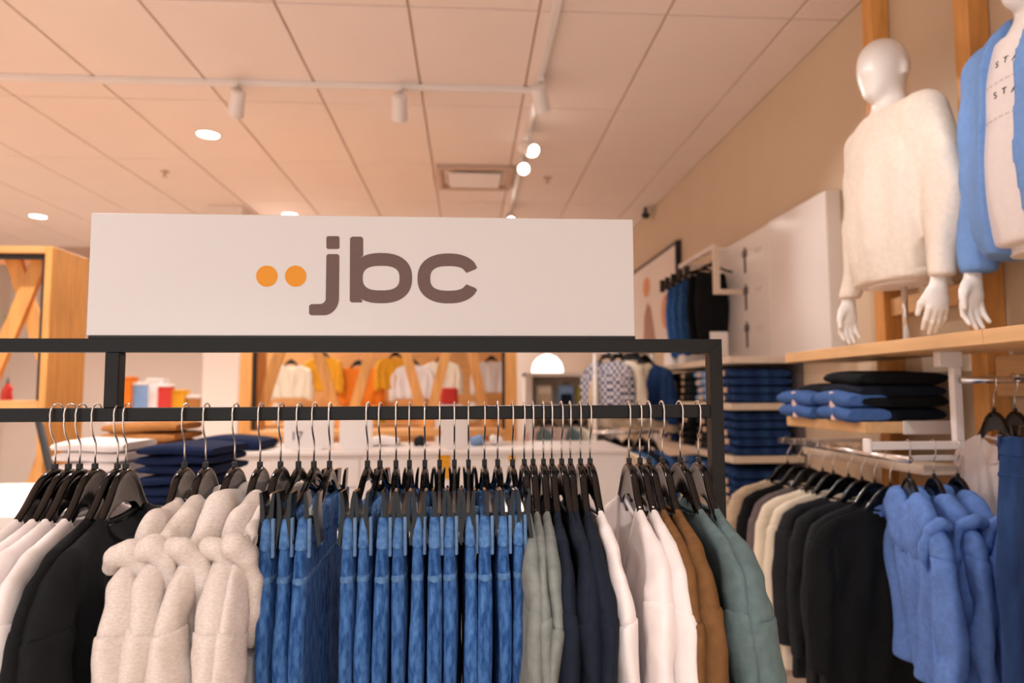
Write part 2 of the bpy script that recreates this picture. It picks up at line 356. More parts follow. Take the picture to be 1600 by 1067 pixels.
# ------------------------------------------------------------------ garments (local x: through the cloth, y: along the hanger, z: down from the rail)
def poly_sd(u, w, P):
    d = np.full(u.shape, 1e9); s = np.ones(u.shape); n = len(P)
    for i in range(n):
        a = np.array(P[i]); b = np.array(P[i-1]); e = b-a; x, y = u-a[0], w-a[1]
        t = np.clip((x*e[0]+y*e[1])/(e@e), 0, 1); d = np.minimum(d, (x-e[0]*t)**2+(y-e[1]*t)**2)
        c = np.stack([w >= a[1], w < b[1], e[0]*y > e[1]*x]); s = np.where(c.all(0) | (~c).all(0), -s, s)
    return s*np.sqrt(d)
def top_garment(nm, t=.016, ts=.020, seed=1, dipF=.05, dipB=.015, face=1, lean=0., L=.70, hood=False, vneck=False, h=.0058, seam=.16, sl=.01, fold=.006, sleeve_short=False, collar=True, flare=0., hoodsize=1.):
    U = np.arange(-.335, .34, h); U -= U[np.argmin(abs(U))]; W = np.arange(-L-.03, -.13, h); A = np.arange(-.085, .0851, h)+lean*0
    u2, w2 = np.meshgrid(np.abs(U), W, indexing='ij')
    Pc = [(-.3, -.182), (.085, -.190), (.15, -.215), (.195, -.235), (.205, -.30), (.212, -.42), (.225+flare, -L+.012), (-.3, -L+.012)]
    Dt = np.maximum(poly_sd(u2, w2, Pc), 0)
    x = flare
    sp = [(.13, -.215), (.19, -.232), (.228, -.268), (.243+x*.3, -.34), (.252+x, -.48), (.256+x, -.46 if sleeve_short else -.74)]
    rr = [.014, .019, .030, .042, .048, .036]
    if sleeve_short: sp = sp[:4]+[(.248+x, -.42)]; rr = rr[:4]+[.05]
    bs, rs, ss = seg2(u2, w2, sp, rr)
    pn = np.stack([u2, w2, np.zeros_like(u2)], -1)
    ramp = np.clip((-w2-.20)/.25, 0, 1)
    ph = seed*1.7
    a0 = lean*np.clip(-w2-.14, 0, 1)+fold*ramp*(np.sin(2*math.pi*(u2/.105)+ph+3*vnoise(pn, .18, seed))+.6*vnoise(pn*[1.5, .35, 1], .05, seed+5))
    tt = t*(.42+.58*np.clip((-w2-.185-.12*u2)/.11, 0, 1))*(1+.22*vnoise(pn*[1, .4, 1], .045, seed+2))
    tt = np.maximum(tt, min(.0085, t))
    sramp = np.clip(ss/.14, 0, 1)
    tsl = np.maximum(ts*(.38+.62*sramp), min(.0105, ts))*(1+.25*vnoise(pn*[1, .6, 1], .05, seed+3)+.12*vnoise(pn, .024, seed+8)); a0s = a0*.5+lean*np.clip(-w2-.14, 0, 1)*.5+.009*vnoise(pn, .11, seed+4)*sramp+.0014*np.sin(2*math.pi*(w2/.15-u2/.10)+seed)*sramp
    a3 = A[:, None, None]
    Ft = (np.sqrt((Dt/.011)**2+((a3-a0)/tt)**2)-1)*.009
    Fs = ((bs**1.7+(np.abs(a3-a0s)/tsl)**1.7)**(1/1.7)-1)*.012
    cut = seam+sl*(a3-a0s)/.03+.006*vnoise(pn, .05, seed+6)
    F = smin(Ft, np.maximum(Fs, ss-cut-.008), .008)
    # neck opening
    uu = np.clip(u2/.088, 0, 1); shp = (1-uu) if vneck else np.sqrt(1-uu**2)
    sgn = np.clip(face*(a3-a0)/.010, -1, 1)*.5+.5
    wtop = -.184-(dipB+(dipF-dipB)*sgn)*shp
    F = np.maximum(F, np.where(u2 < .088, (w2-wtop), -1))
    V, Q = snets(F, (A[0], U[0], W[0]), h, 1)
    parts = [('body', np_mesh(nm+'_body', V, Q))]
    # sleeves
    m = U > .08
    if True:
        b2, s2 = bs[m], ss[m]; end = ss.max()-.004
        wr = .06*np.sin(s2*75+seed)*np.clip((s2-.3)/.1, 0, 1)
        G = (((b2/1.045)**1.7+(np.abs(a3-a0s[m])/(tsl[m]*1.06*(1+wr)+.0018))**1.7)**(1/1.7)-1)*.012
        G = np.maximum(np.maximum(G, cut[:, m]-.001-s2), s2-end)
        V, Q = snets(G, (A[0], U[m][0], W[0]), h, 1)
        parts.append(('sleeve', np_mesh(nm+'_sleeve', V, Q)))
        parts.append(('sleeve', np_mesh(nm+'_sleeve', V*[1, -1, 1], Q[:, ::-1])))
    if collar and not hood:
        pts = []
        for th in np.linspace(0, 2*math.pi, 41)[:-1]:
            c, s_ = math.cos(th), math.sin(th); dip = dipF if s_*face > 0 else dipB
            u = .088*c; sh = (1-abs(c)) if vneck else math.sqrt(max(0, 1-c*c))
            wz = -.183-dip*sh; tl = t*(.42+.58*min(1, max(0, (-wz-.19)/.11)))*.8+.002
            al = lean*max(0, -wz-.14)
            pts.append((al+tl*np.sign(s_)*abs(s_)**.5, u, wz))
        pts.append(pts[0]); m_ = MB().tube(pts, .0048, 8, caps=False, up=(0, 0, 1), sx=.75)
        parts.append(('collar', m_.mesh(nm+'_collar', True)))
    if hood:
        hh = .006; P, org = gridpts((-.075, 0.0-.02, -.40), (.075, .27, -.14), hh)
        P2 = P.copy(); P2[..., 0] = P[..., 0]*face
        nz = vnoise(P*[1, 1, 1], .05, seed+9)*.006+vnoise(P, .026, seed+10)*.002
        c_, s_ = math.cos(-.38), math.sin(-.38); R = np.array([[1, 0, 0], [0, c_, -s_], [0, s_, c_]])
        k = hoodsize
        G = ellipsoid(P2, (.004, .110, -.206), (.024*k, .085, .046), R)
        G = smin(G, ellipsoid(P2, (.016, .06, -.27), (.018*k, .085, .085)), .02)
        roll = [(-.024, .200, -.232), (-.020, .214, -.216), (-.002, .220, -.212), (.017, .214, -.232), (.027, .206, -.270), (.028, .196, -.315), (.020, .180, -.365)]
        rj = np.random.RandomState(seed+31); roll = [(p[0]+rj.uniform(-.004, .004), p[1]+rj.uniform(-.008, .006), p[2]+rj.uniform(-.008, .006)) for p in roll]
        for p, q, ra, rb in zip(roll[:-1], roll[1:], [.013, .015, .016, .016, .015, .013], [.015, .016, .016, .015, .013, .008]):
            G = smin(G, capsule(P2, (p[0]*k, p[1], p[2]), (q[0]*k, q[1], q[2]), ra, rb), .004)
        for p, q in zip(roll[:-2], roll[1:-1]):
            off = np.array([.002, -.026, .017])
            G = -smin(-G, capsule(P2, np.array([p[0]*k, p[1], p[2]])+off, np.array([q[0]*k, q[1], q[2]])+off, .008, .008), .004)
        G = G+nz
        V, Q = snets(G, org, hh, 1); V[:, 0] += lean*np.clip(-V[:, 2]-.14, 0, 1)
        parts.append(('hood', np_mesh(nm+'_hood', V, Q)))
        parts.append(('hood', np_mesh(nm+'_hood', V*[1, -1, 1], Q[:, ::-1])))
    return parts
def jeans_parts(nm, t=.0098, seed=1, L=1.02, h=.007, lean=0., waist=.185, wide=1.):
    top = -.178
    U = np.arange(-.26, .261, h); W = np.arange(top-L-.02, top+.03, h); A = np.arange(-.045, .0451, h)
    u2, w2 = np.meshgrid(np.abs(U), W, indexing='ij'); pn = np.stack([u2, w2, 0*u2], -1)
    Pc = [(0.006 if False else -.02, top-.006), (waist-.012, top-.006), (waist+.002, top-.06), (waist+.018, top-.20), (waist+.008, top-.34), (waist-.02, top-L), (.05, top-L), (.012, top-.34), (.004, top-.28), (-.02, top-.27)]
    D = np.maximum(poly_sd(u2, w2, Pc), 0)
    a0 = lean*(-w2-.16)+.004*vnoise(pn*[1, .35, 1], .06, seed)*np.clip((top-w2)/.2, 0, 1)
    tt = t*(.80+.35*np.clip((top-w2)/.12, 0, 1))*(1+.18*vnoise(pn*[1, .5, 1], .05, seed+1))
    F = (np.sqrt((D/.012)**2+((A[:, None, None]-a0)/tt)**2)-1)*.009
    V, Q = snets(F, (A[0], U[0], W[0]), h, 1)
    parts = [('denim_body', np_mesh(nm+'_body', V, Q), 'denim')]
    def band(z0, z1, grow, hb=.0055):
        U_ = np.arange(-.26, .261, hb); W_ = np.arange(top+z1-.012, top+z0+.013, hb/2); A_ = np.arange(-.045, .0451, hb)
        u_, w_ = np.meshgrid(np.abs(U_), W_, indexing='ij'); p_ = np.stack([u_, w_, 0*u_], -1)
        D_ = np.maximum(poly_sd(u_, w_, Pc), 0); a_ = lean*(-w_-.16)+.004*vnoise(p_*[1, .35, 1], .06, seed)*np.clip((top-w_)/.2, 0, 1)
        t_ = t*(.80+.35*np.clip((top-w_)/.12, 0, 1))*(1+.18*vnoise(p_*[1, .5, 1], .05, seed+1))
        G_ = (np.sqrt((D_/.012)**2+((A_[:, None, None]-a_)/t_)**2)-1)*.0105-grow
        G_ = np.maximum(G_, np.maximum(w_-top-z0, top+z1-w_))
        V, Q = snets(G_, (A_[0], U_[0], 0), hb, 1); V[:, 2] = V[:, 2]/2+W_[0]
        return smooth_by_angle(np_mesh(nm+'_band', V, Q), 60)
    parts.append(('waistband', band(.003, -.046, .0014), 'denim_band'))
    parts.append(('yoke_seam', band(-.084, -.097, .0007), 'denim_edge2'))
    for s in (-1, 1):
        for (uu, a) in ((s*(waist-.004), 1), (s*.09, 1), (s*.09, -1)):
            m = MB(); x0 = a*(t*.9+.001)
            m.box(x0-.001*a, x0+.0045*a, uu-.005, uu+.005, top+.004-.062, top+.004, .0015)
            parts.append(('belt_loop', m.mesh(nm+'_loop'), 'denim_edge'))
    return parts
def put_garment(name, label, cat, group, loc, rz, parts, m, m2=None):
    g = thing(name, label, cat, loc, rz, group)
    for p in parts:
        mm = MT[p[2]] if len(p) > 2 else MT[m2] if (m2 and p[0] == 'collar') else MT[m]
        obj(p[0], p[1], mm, g)
    return g
# ------------------------------------------------------------------ room shell
X0, Y0, Y1 = -6.2, -3.0, 9.6
struct('floor', MB().box(X0, WALLX, Y0, Y1, -.05, 0).mesh('floor'), MT['floor'])
ceil = struct('ceiling', MB().box(X0, WALLX, Y0, Y1, CEIL+.012, CEIL+.06).mesh('ceiling'), MT['ceiling_grid'])
tile_me = MB().box(0, TW-.012, 0, TD-.012, CEIL, CEIL+.02, .003).mesh('ceiling_tile')
gx0 = 1.8*(.871); gy0 = 1.8*2.335
def clip_tile(x0, x1, y0, y1):
    return obj('ceiling_tile', MB().box(x0, x1, y0, y1, CEIL, CEIL+.02, .003).mesh('ceiling_tile'), MT['ceiling'], ceil)
for i in range(-13, 1):
    for j in range(-7, 5):
        x, y = gx0+i*TW, gy0+j*TD
        if x < X0 or y < Y0 or y+TD > Y1: continue
        if x+TW > WALLX: clip_tile(x+.006, WALLX-.004, y+.006, y+TD-.006)
        else: obj('ceiling_tile', tile_me, MT['ceiling'], ceil, (x+.006, y+.006, 0))
struct('wall_right', MB().box(WALLX, WALLX+.12, Y0, Y1, 0, CEIL+.06).mesh('wall_right'), MT['wall'])
struct('wall_back', MB().box(X0-.12, WALLX+.12, Y1, Y1+.12, 0, CEIL+.06).mesh('wall_back'), MT['wall_white'])
struct('wall_left', MB().box(X0-.12, X0, Y0, Y1, 0, CEIL+.06).mesh('wall_left'), MT['wall_white'])
struct('baseboard_right', MB().box(WALLX-.015, WALLX, Y0, Y1, 0, .09, .003).mesh('baseboard'), MT['white_matte'])

# ------------------------------------------------------------------ ceiling lights
def light(kind, name, loc, energy, color=(1, .955, .92), **k):
    d = bpy.data.lights.new(name, kind); d.energy = energy; d.color = color
    for a, b in k.items(): setattr(d, a, b)
    o = bpy.data.objects.new(name, d); col.objects.link(o); o.location = tuple(map(float, loc)); return o
def downlight(x, y, power, label):
    t = thing('downlight', label, 'ceiling light', (x, y, CEIL), group='recessed downlights in the ceiling')
    obj('trim_ring', MB().lathe([(.088, 0), (.088, -.004), (.075, -.006), (.072, -.001)], 28).mesh('trim_ring', True), MT['white_metal'], t)
    obj('lens', MB().lathe([(.0, -.0022), (.071, -.0022), (.071, -.001), (.0, -.001)], 28).mesh('lens'), MT['glow'], t)
    l = light('SPOT', 'downlight_beam', (0, 0, -.012), power, spot_size=math.radians(150), spot_blend=.8, shadow_soft_size=.07); l.parent = t
    return t
DL = [(-1.81, 4.77), (-4.36, 7.12), (-1.80, 6.92), (-4.36, 4.77), (-4.36, 2.4), (-1.81, 2.4), (-1.81, .1), (-4.36, .1), (-.2, 8.6), (-1.81, -2.), (.6, -2.)]
for i, (x, y) in enumerate(DL): downlight(x, y, 70 if -1 < y < 1 and x > -2 else 190, 'round white recessed downlight glowing in the ceiling')
# track with spot heads
ty, tx = 1.8*2.175, 1.8*.222+.01
trk = thing('lighting_track', 'slim white lighting track fixed under the ceiling tiles in an L shape', 'light track', (0, 0, CEIL))
def rail_me(x0, x1, y0, y1):
    m = MB().box(x0, x1, y0, y1, -.032, 0, .003); return m.mesh('track_rail')
obj('track_rail', rail_me(-5.9, tx+.02, ty-.018, ty+.018), MT['white_metal'], trk)
obj('track_rail', rail_me(tx-.018, tx+.018, -1.2, ty-.02), MT['white_metal'], trk)
obj('track_rail', rail_me(tx-.018, tx+.018, ty+.02, 7.2), MT['white_metal'], trk)
def spot_head(x, y, aim, power, label, lit=True, size=48):
    t = thing('track_spotlight', label, 'spotlight', (x, y, CEIL-.032), group='white spot heads on the lighting track')
    d = Vector(aim)-Vector((x, y, CEIL-.12)); d.normalize()
    obj('adapter', MB().box(-.018, .018, -.05, .05, -.022, 0, .003).mesh('adapter'), MT['white_metal'], t)
    obj('stem', MB().tube([(0, 0, -.02), (0, 0, -.07)], .008, 8).mesh('stem', True), MT['white_metal'], t)
    c = Vector((0, 0, -.105)); a, b = c-d*.075, c+d*.075
    pts = [a, a+d*.004, b-d*.002, b]; obj('housing', smooth_by_angle(MB().tube([tuple(p) for p in pts], [.036, .043, .045, .043], 24).mesh('housing'), 40), MT['white_metal'], t)
    e = b+d*.0012
    obj('lens', MB().tube([tuple(b), tuple(e)], .040, 24).mesh('lens'), MT['glow'] if lit else MT['white_metal'], t)
    if power:
        l = light('SPOT', 'spot_beam', e+d*.01, power, color=(1, .97, .95), spot_size=math.radians(size), spot_blend=.6, shadow_soft_size=.035)
        l.rotation_euler = d.to_track_quat('-Z', 'Y').to_euler(); l.parent = t
    return t
SPOTS = [
    (-1.33, ty, (-2.2, 5.6, 1.0), 40, 'white cylinder spot head on the crosswise track, turned towards the far tables'),
    (-.40, ty, (-.6, 6.0, 1.2), 40, 'white cylinder spot head on the crosswise track next to the corner joint'),
    (tx, 3.75, (1.2, 6.0, 1.0), 60, 'white spot head hanging at the corner of the lighting track'),
    (tx, 4.55, (1.5, 2.6, 1.9), 70, 'lit spot head tilted towards the mannequins, just past the track corner'),
    (tx, 4.95, (.2, 1.2, 1.3), 120, 'lit spot head on the long track, facing the clothes rack'),
    (tx, 6.45, (.3, 3.0, 1.0), 60, 'lit spot head far along the track behind the air vent'),
    (tx, 1.6, (1.7, 2.6, 1.9), 32, 'white spot head over the clothes rack aimed at the knitted mannequin'),
    (tx, .9, (1.6, 1.95, 1.8), 36, 'white spot head above the rack aimed at the jacket mannequin'),
    (tx, 0.1, (.5, 1.1, .75), 45, 'white spot head on the near run of the track aimed at the rack front'),
    (tx, -.8, (-.5, 1.1, .75), 60, 'white spot head at the near end of the track'),
]
for s in SPOTS: spot_head(*s[:3], s[3], s[4], size=34 if s[1] < .5 else 48)
# air vent, sprinklers, camera
v = thing('air_vent', 'square beige ceiling air vent with recessed grille', 'air vent', (.055, 5.6, CEIL))
obj('vent_frame', MB().box(-.31, .31, -.29, -.25, -.035, 0, .004).box(-.31, .31, .25, .29, -.035, 0, .004).box(-.31, -.27, -.25, .25, -.035, 0, .004).box(.27, .31, -.25, .25, -.035, 0, .004).mesh('vent_frame'), MT['ceiling_grid'], v)
obj('vent_plate', MB().box(-.21, .21, -.19, .19, -.042, -.03, .004).mesh('vent_plate'), MT['white_metal'], v)
for (x, y, lb) in ((-2.46, 5.6, 'small ceiling sprinkler left of the air vent'), (.665, 5.6, 'small ceiling sprinkler between the air vent and the side wall')):
    t = thing('fire_sprinkler', lb.replace('left of the', 'out in the room away from the'), 'sprinkler', (x, y, CEIL), group='ceiling sprinklers')
    obj('rosette', MB().lathe([(.035, 0), (.03, -.008), (.012, -.012)], 16).mesh('rosette', True), MT['ceiling_grid'], t)
    obj('deflector', MB().lathe([(.007, -.01), (.007, -.04), (.022, -.042), (.022, -.045)], 16).mesh('deflector'), MT['ceiling_grid'], t)
t = thing('security_camera', 'small black bullet camera fixed high beside the wall and ceiling corner', 'camera', (1.74, 6.5, CEIL))
obj('mount', MB().tube([(0, 0, 0), (0, 0, -.05)], .018, 12).mesh('mount', True), MT['matte_black'], t)
obj('housing', smooth_by_angle(MB().tube([(.03, .06, -.06), (-.02, -.05, -.085), (-.025, -.06, -.087)], [.03, .034, .028], 16).mesh('housing')), MT['matte_black'], t)

# ------------------------------------------------------------------ clothes rack and sign
RY = 1.3125; RT_Z = CAM_H-.026                    # rail centre line, rail top height
q = .0125
BZ1 = CAM_H+.1015; BZ0 = BZ1-.025; XR = .494; XL = -1.62
rk = thing('clothes_rack', 'black square-tube garment rack with double top bar carrying all the hangers in focus', 'clothes rack', (0, RY, 0))
def rpart(n, *b): return obj(n, MB().box(*b, .0016).mesh(n), MT['black_metal'], rk)
def mitre(n, poly): return obj(n, MB().prism(poly, 1, -q, q).mesh(n), MT['black_metal'], rk)
mitre('top_bar', [(XL, BZ1), (XR, BZ1), (XR-.025, BZ0), (XL+.025, BZ0)])
mitre('post', [(XR, BZ1-.0006), (XR, .03), (XR-.025, .03), (XR-.025, BZ0-.0006)])
mitre('post', [(XL, BZ1-.0006), (XL, .03), (XL+.025, .03), (XL+.025, BZ0-.0006)])
rpart('rail', XL+.025, XR-.025, -q, q, RT_Z-.025, RT_Z)
cx = onY(162, 600, 1.30)[0]
rpart('connector', cx, cx+.026, -q, q, RT_Z, BZ0)
rpart('connector', XL+.3, XL+.326, -q, q, RT_Z, BZ0)
for x in (XR-.0125, XL+.0125): rpart('foot', x-.0125, x+.0125, -.27, .27, .005, .03)
# sign
sx0, sx1 = onY(138.5, 430, 1.305)[0], onY(990.5, 430, 1.305)[0]
sz0, sz1 = BZ1+.0055, onY(560, 337.5, 1.305)[2]
sg = thing('rack_sign', 'long white sign board with amber dots and brown lettering on the rack', 'sign', (0, RY, 0))
obj('board', MB().box(sx0, sx1, -.0075, .0075, sz0, sz1, .0012).mesh('board'), MT['white_sign'], sg)
obj('sign_foot', MB().box(sx0+.005, sx1, -.0105, .0105, BZ1, sz0, .0008).mesh('sign_foot'), MT['matte_black'], sg)
def sp(px, py):                                   # photograph pixel -> sign face (x, z)
    p = onY(px, py, RY-.0075); return p[0], p[2]
def arc(c, rx, ry, a0, a1, n=16, e=2.0):
    out = []
    for k in range(n+1):
        a = math.radians(a0+(a1-a0)*k/n); ca, sa = math.cos(a), math.sin(a)
        out.append((c[0]+rx*math.copysign(abs(ca)**(2/e), ca), c[1]-ry*math.copysign(abs(sa)**(2/e), sa)))
    return out
def Lp(x, y): return 380+x/4., 340+y/4.           # crop coordinates of the lettering
def letter(nm, loops, m):
    """filled outline (first loop outer, others holes) a hair proud of the board"""
    cu = bpy.data.curves.new(nm, 'CURVE'); cu.dimensions = '2D'; cu.fill_mode = 'BOTH'; cu.extrude = .0004
    for lp in loops:
        s = cu.splines.new('POLY'); s.points.add(len(lp)-1); s.use_cyclic_u = True
        for p, (x, y) in zip(s.points, lp):
            X, Z = sp(*Lp(x, y)); p.co = (X, Z, 0, 1)
    o = bpy.data.objects.new(nm, cu); col.objects.link(o)
    dg = bpy.context.evaluated_depsgraph_get(); me = bpy.data.meshes.new_from_object(o.evaluated_get(dg))
    bpy.data.objects.remove(o)
    for vtx in me.vertices: x, y, z = vtx.co; vtx.co = (x, -.0077-z, y)
    me.materials.clear(); return obj(nm, me, MT[m], sg)
def rrect(x0, y0, x1, y1, r):
    o = []
    for cx_, cy_, a in ((x1-r, y0+r, 90), (x0+r, y0+r, 180), (x0+r, y1-r, 270), (x1-r, y1-r, 360)):
        o += arc((cx_, cy_), r, r, a-90 if False else a-90+0, a, 6) if False else [(cx_+r*math.cos(math.radians(b)), cy_-r*math.sin(math.radians(b))) for b in np.linspace(a-90, a, 6)]
    return o
for cxp in (148, 328): letter('dot', [arc((cxp, 366), 67, 66, 0, 354, 48)], 'sign_amber')
letter('letter_j_dot', [rrect(520, 116, 602, 196, 12)], 'sign_brown')
letter('letter_j', [[(520, 238), (530, 228), (590, 228), (601, 238), (599, 500)]+arc((505, 500), 94, 110, 0, -90, 12)[1:]+[(424, 610), (412, 600), (412, 552), (424, 541), (480, 540)]+arc((480, 505), 36, 35, -90, 0, 6)], 'sign_brown')
bo = arc((862, 378), 194, 157, 130, -128, 40, 2.35)
letter('letter_b', [[(668, 130), (680, 119), (738, 119), (750, 130), (750, 236)]+bo+[(746, 518), (741, 530), (678, 530), (666, 520)], arc((862, 378), 115, 77, 0, 354, 40, 2.7)], 'sign_brown')
letter('letter_c', [arc((1284, 380), 195, 156, 22, 338, 44, 2.3)[2:-2]+[(1462, 452), (1452, 440), (1395, 417)]+arc((1284, 380), 115, 77, 333, 27, 36, 2.7)[2:-2]+[(1395, 346), (1455, 322), (1462, 312)]], 'sign_brown')

# ------------------------------------------------------------------ everything hanging on the rack
STEMS = [87.5, 108.5, 126, 150, 185, 198, 289, 322, 367.5, 407, 439, 467, 491, 515.4, 574.5, 594, 619, 640, 664, 687, 710, 732, 757, 777.5, 800.7,
         819, 832.7, 849, 862, 877.4, 891, 906.7, 921.6, 982.5, 999.5, 1013.7, 1034.7, 1062.5, 1091]
SX = [onY(p, 690, RY)[0] for p in STEMS]
rng = random.Random(4)
G_RACK = 'hangers on the black rack'
def hang(i, kind, rz, label):
    return hanger((SX[i], RY, RT_Z), rz, label, G_RACK, kind)
def top_on_rack(i, name, cat, m, label, hlabel, group, rz=0., **k):
    hang(i, 'shirt', rz, hlabel)
    k.setdefault('seam', .15+.035*((i*37 % 11)/10)); k.setdefault('sl', .012*math.sin(i*2.1))
    parts = top_garment('%s%d' % (name, i), seed=11+i, **k)
    return put_garment(name, label, cat, group, (SX[i], RY, RT_Z), rz, parts, m)
R = math.radians
# white tops
for i in range(4):
    top_on_rack(i, 'white_long_sleeve', 'shirt', 'white',
                ['outermost white long-sleeved top on the rack, furthest from the black sweatshirts', 'white long-sleeved top on the rack, second from the outermost white one', 'white long-sleeved top on the rack, second from the black sweatshirts', 'white long-sleeved top hanging right against the black sweatshirts'][i],
                ['glossy black hanger with the outermost white top', 'glossy black hanger with the second white top', 'glossy black hanger with the third white top', 'glossy black hanger with the white top next to the black sweatshirts'][i],
                'white long-sleeved tops on the rack', rz=R([-3, -1, 0, 2][i]), t=.010, ts=.019, dipF=.05, fold=.005, lean=[0, -.0, .0, .0][i])
# black sweatshirts
for i in (4, 5):
    top_on_rack(i, 'black_sweatshirt', 'sweatshirt', 'black',
                'black crew-neck sweatshirt pressed against the white tops' if i == 4 else 'black crew-neck sweatshirt with its whole front and ribbed collar showing',
                'glossy black hanger with the hidden black sweatshirt' if i == 4 else 'glossy black hanger with the open-faced black sweatshirt',
                'black sweatshirts on the rack', rz=R([0, 4][i-4]), t=[.010, .018][i-4], ts=[.02, .026][i-4], dipF=.055, dipB=.02, fold=.008, face=1)
# grey hoodies
for k, i in enumerate(range(6, 11)):
    nx = ['next to the black sweatshirts', 'second from the black sweatshirts', 'in the middle of its run', 'second from the blue jeans', 'next to the blue jeans'][k]
    top_on_rack(i, 'grey_hoodie', 'hoodie', 'marl', 'light grey marl hoodie with rolled hood, ' + nx, 'glossy black hanger with the grey hoodie ' + nx,
                'grey marl hoodies on the rack', rz=R([3, 2, 0, 1, -1][k]), t=[.018, .016, .016, .014, .009][k], ts=[.025, .023, .024, .025, .017][k], hood=True, fold=.007, hoodsize=[1, 1, 1, .95, .7][k], lean=[-.03, -.02, 0, .02, .0][k], seam=.175)
# jeans
JP = [jeans_parts('jeans_a', seed=3), jeans_parts('jeans_b', seed=14, waist=.180), jeans_parts('jeans_c', seed=25, waist=.188)]
jdrop = [-.004, 0, .003, -.006, .002, .004, -.004, .006, -.010, .0, .003, -.004, .005, -.008]
for k, i in enumerate(range(11, 25)):
    first = k < 3
    hl = 'black clip hanger pinching the blue jeans beside the grey hoodies' if first else 'black clip hanger in the long run of blue jeans'
    hang(i, 'clip', R(rng.uniform(-3, 3)), hl)
    lb = 'faded blue jeans clipped by the waistband, in the short run beside the grey hoodies' if first else 'faded blue jeans clipped by the waistband, in the long run beside the sage sweatshirts'
    g = put_garment('jeans', lb, 'jeans', 'blue jeans on the rack', (SX[i]-(.006 if k < 3 else .002), RY, RT_Z), 0, JP[k % 3], 'denim')
    g.rotation_euler = (0, R(rng.uniform(-.5, .5)), R(rng.uniform(-1.2, 1.2)))
# sage, navy, white, brown, teal
run = [('sage_sweatshirt', 'sweatshirt', 'sage', 'sage grey sweatshirt', 'sage sweatshirts on the rack', (25, 26, 27), ['touching the blue jeans', 'in the middle of the three sage ones', 'touching the navy sweatshirts']),
       ('navy_sweatshirt', 'sweatshirt', 'navy', 'dark navy sweatshirt', 'navy sweatshirts on the rack', (28, 29, 30, 31), ['touching the sage ones', 'second from the sage ones', 'second from the white tops', 'touching the white top']),
       ('white_long_sleeve', 'shirt', 'white', 'white long-sleeved top', 'white tops near the rack end', (32,), ['squeezed against the navy sweatshirts']),
       ('white_v_neck_shirt', 'shirt', 'white', 'white V-neck top', 'white tops near the rack end', (33, 34), ['with its deep neckline in full view', 'touching the brown sweatshirts']),
       ('brown_sweatshirt', 'sweatshirt', 'brown', 'brown sweatshirt', 'brown sweatshirts on the rack', (35, 36), ['touching the white tops', 'touching the teal sweatshirts']),
       ('teal_sweatshirt', 'sweatshirt', 'teal', 'grey-teal sweatshirt', 'teal sweatshirts on the rack', (37, 38), ['touching the brown ones', 'last on the rail by the end post'])]
PRM = {25: dict(t=.009, ts=.017, lean=-.055), 26: dict(t=.007, ts=.014, lean=-.04), 27: dict(t=.008, ts=.015, lean=-.03),
       28: dict(t=.007, ts=.015, lean=-.02), 29: dict(t=.007, ts=.017, lean=-.0), 30: dict(t=.007, ts=.015, lean=.005), 31: dict(t=.008, ts=.018, lean=.012),
       32: dict(t=.008, ts=.015, lean=.0, flare=-.03), 33: dict(t=.016, ts=.02, lean=-.02, vneck=True, dipF=.17, dipB=.03, face=-1), 34: dict(t=.009, ts=.021, lean=.0, vneck=True, dipF=.15, face=-1),
       35: dict(t=.008, ts=.017, lean=-.0), 36: dict(t=.012, ts=.024, lean=.01), 37: dict(t=.010, ts=.018, lean=.015, face=-1), 38: dict(t=.016, ts=.032, lean=.04, face=-1)}
for (nm, cat, m, lb, grp, ids, where) in run:
    for i, wh in zip(ids, where):
        k = dict(fold=.005, face=-1, dipF=.05); k.update(PRM[i])
        top_on_rack(i, nm, cat, m, lb+' on the rack, '+wh, 'glossy black hanger with the '+lb+' '+wh, grp, rz=R(rng.uniform(-3, 3)), **k)

# ------------------------------------------------------------------ shelving along the right wall
def Z(o): return CAM_H+o
def folded_mesh(d, w, h, layers=2, seed=0):
    rs = np.random.RandomState(seed); m = MB(); n = 14; ys = np.linspace(-1, 1, 9)
    for L in range(layers):
        hh = h/layers; zc = hh*(L+.5); v = []; f = []; dx = rs.uniform(-.012, .004); dw = rs.uniform(.95, 1.0)
        for y in ys:
            sh = (1-abs(y)**10*.35); sag = .10*hh*math.sin(3*y+seed+L)
            for k in range(n):
                th = 2*math.pi*k/n; c, s_ = math.cos(th), math.sin(th)
                v.append((dx+d/2*math.copysign(abs(c)**.4, c)*(.9+.1*sh)+.004*math.sin(5*y+k+seed), y*w/2*dw, zc+sag+hh/2*1.04*math.copysign(abs(s_)**.6, s_)*sh))
        for i in range(len(ys)-1):
            for k in range(n): f.append((i*n+k, i*n+(k+1) % n, (i+1)*n+(k+1) % n, (i+1)*n+k))
        f.append(tuple(range(n))); f.append(tuple((len(ys)-1)*n+k for k in range(n)))
        m.add(v, f)
    return smooth_by_angle(m.mesh('folded'), 60)
FOLD = [folded_mesh(.34, .27, .050, 1, s) for s in range(4)]
FOLD_MATS = {}
def fold_me(k, m):
    if (k, m) not in FOLD_MATS:
        me = FOLD[k].copy(); me.materials.append(MT[m]); FOLD_MATS[k, m] = me
    return FOLD_MATS[k, m]
TAG_ME = MB().box(-.176, -.168, -.025, .025, .010, .040, .002).mesh('tag')
TAGM = mat('tan_patch', S(214, 178, 146), rough=.6, noise=.08, nscale=60)
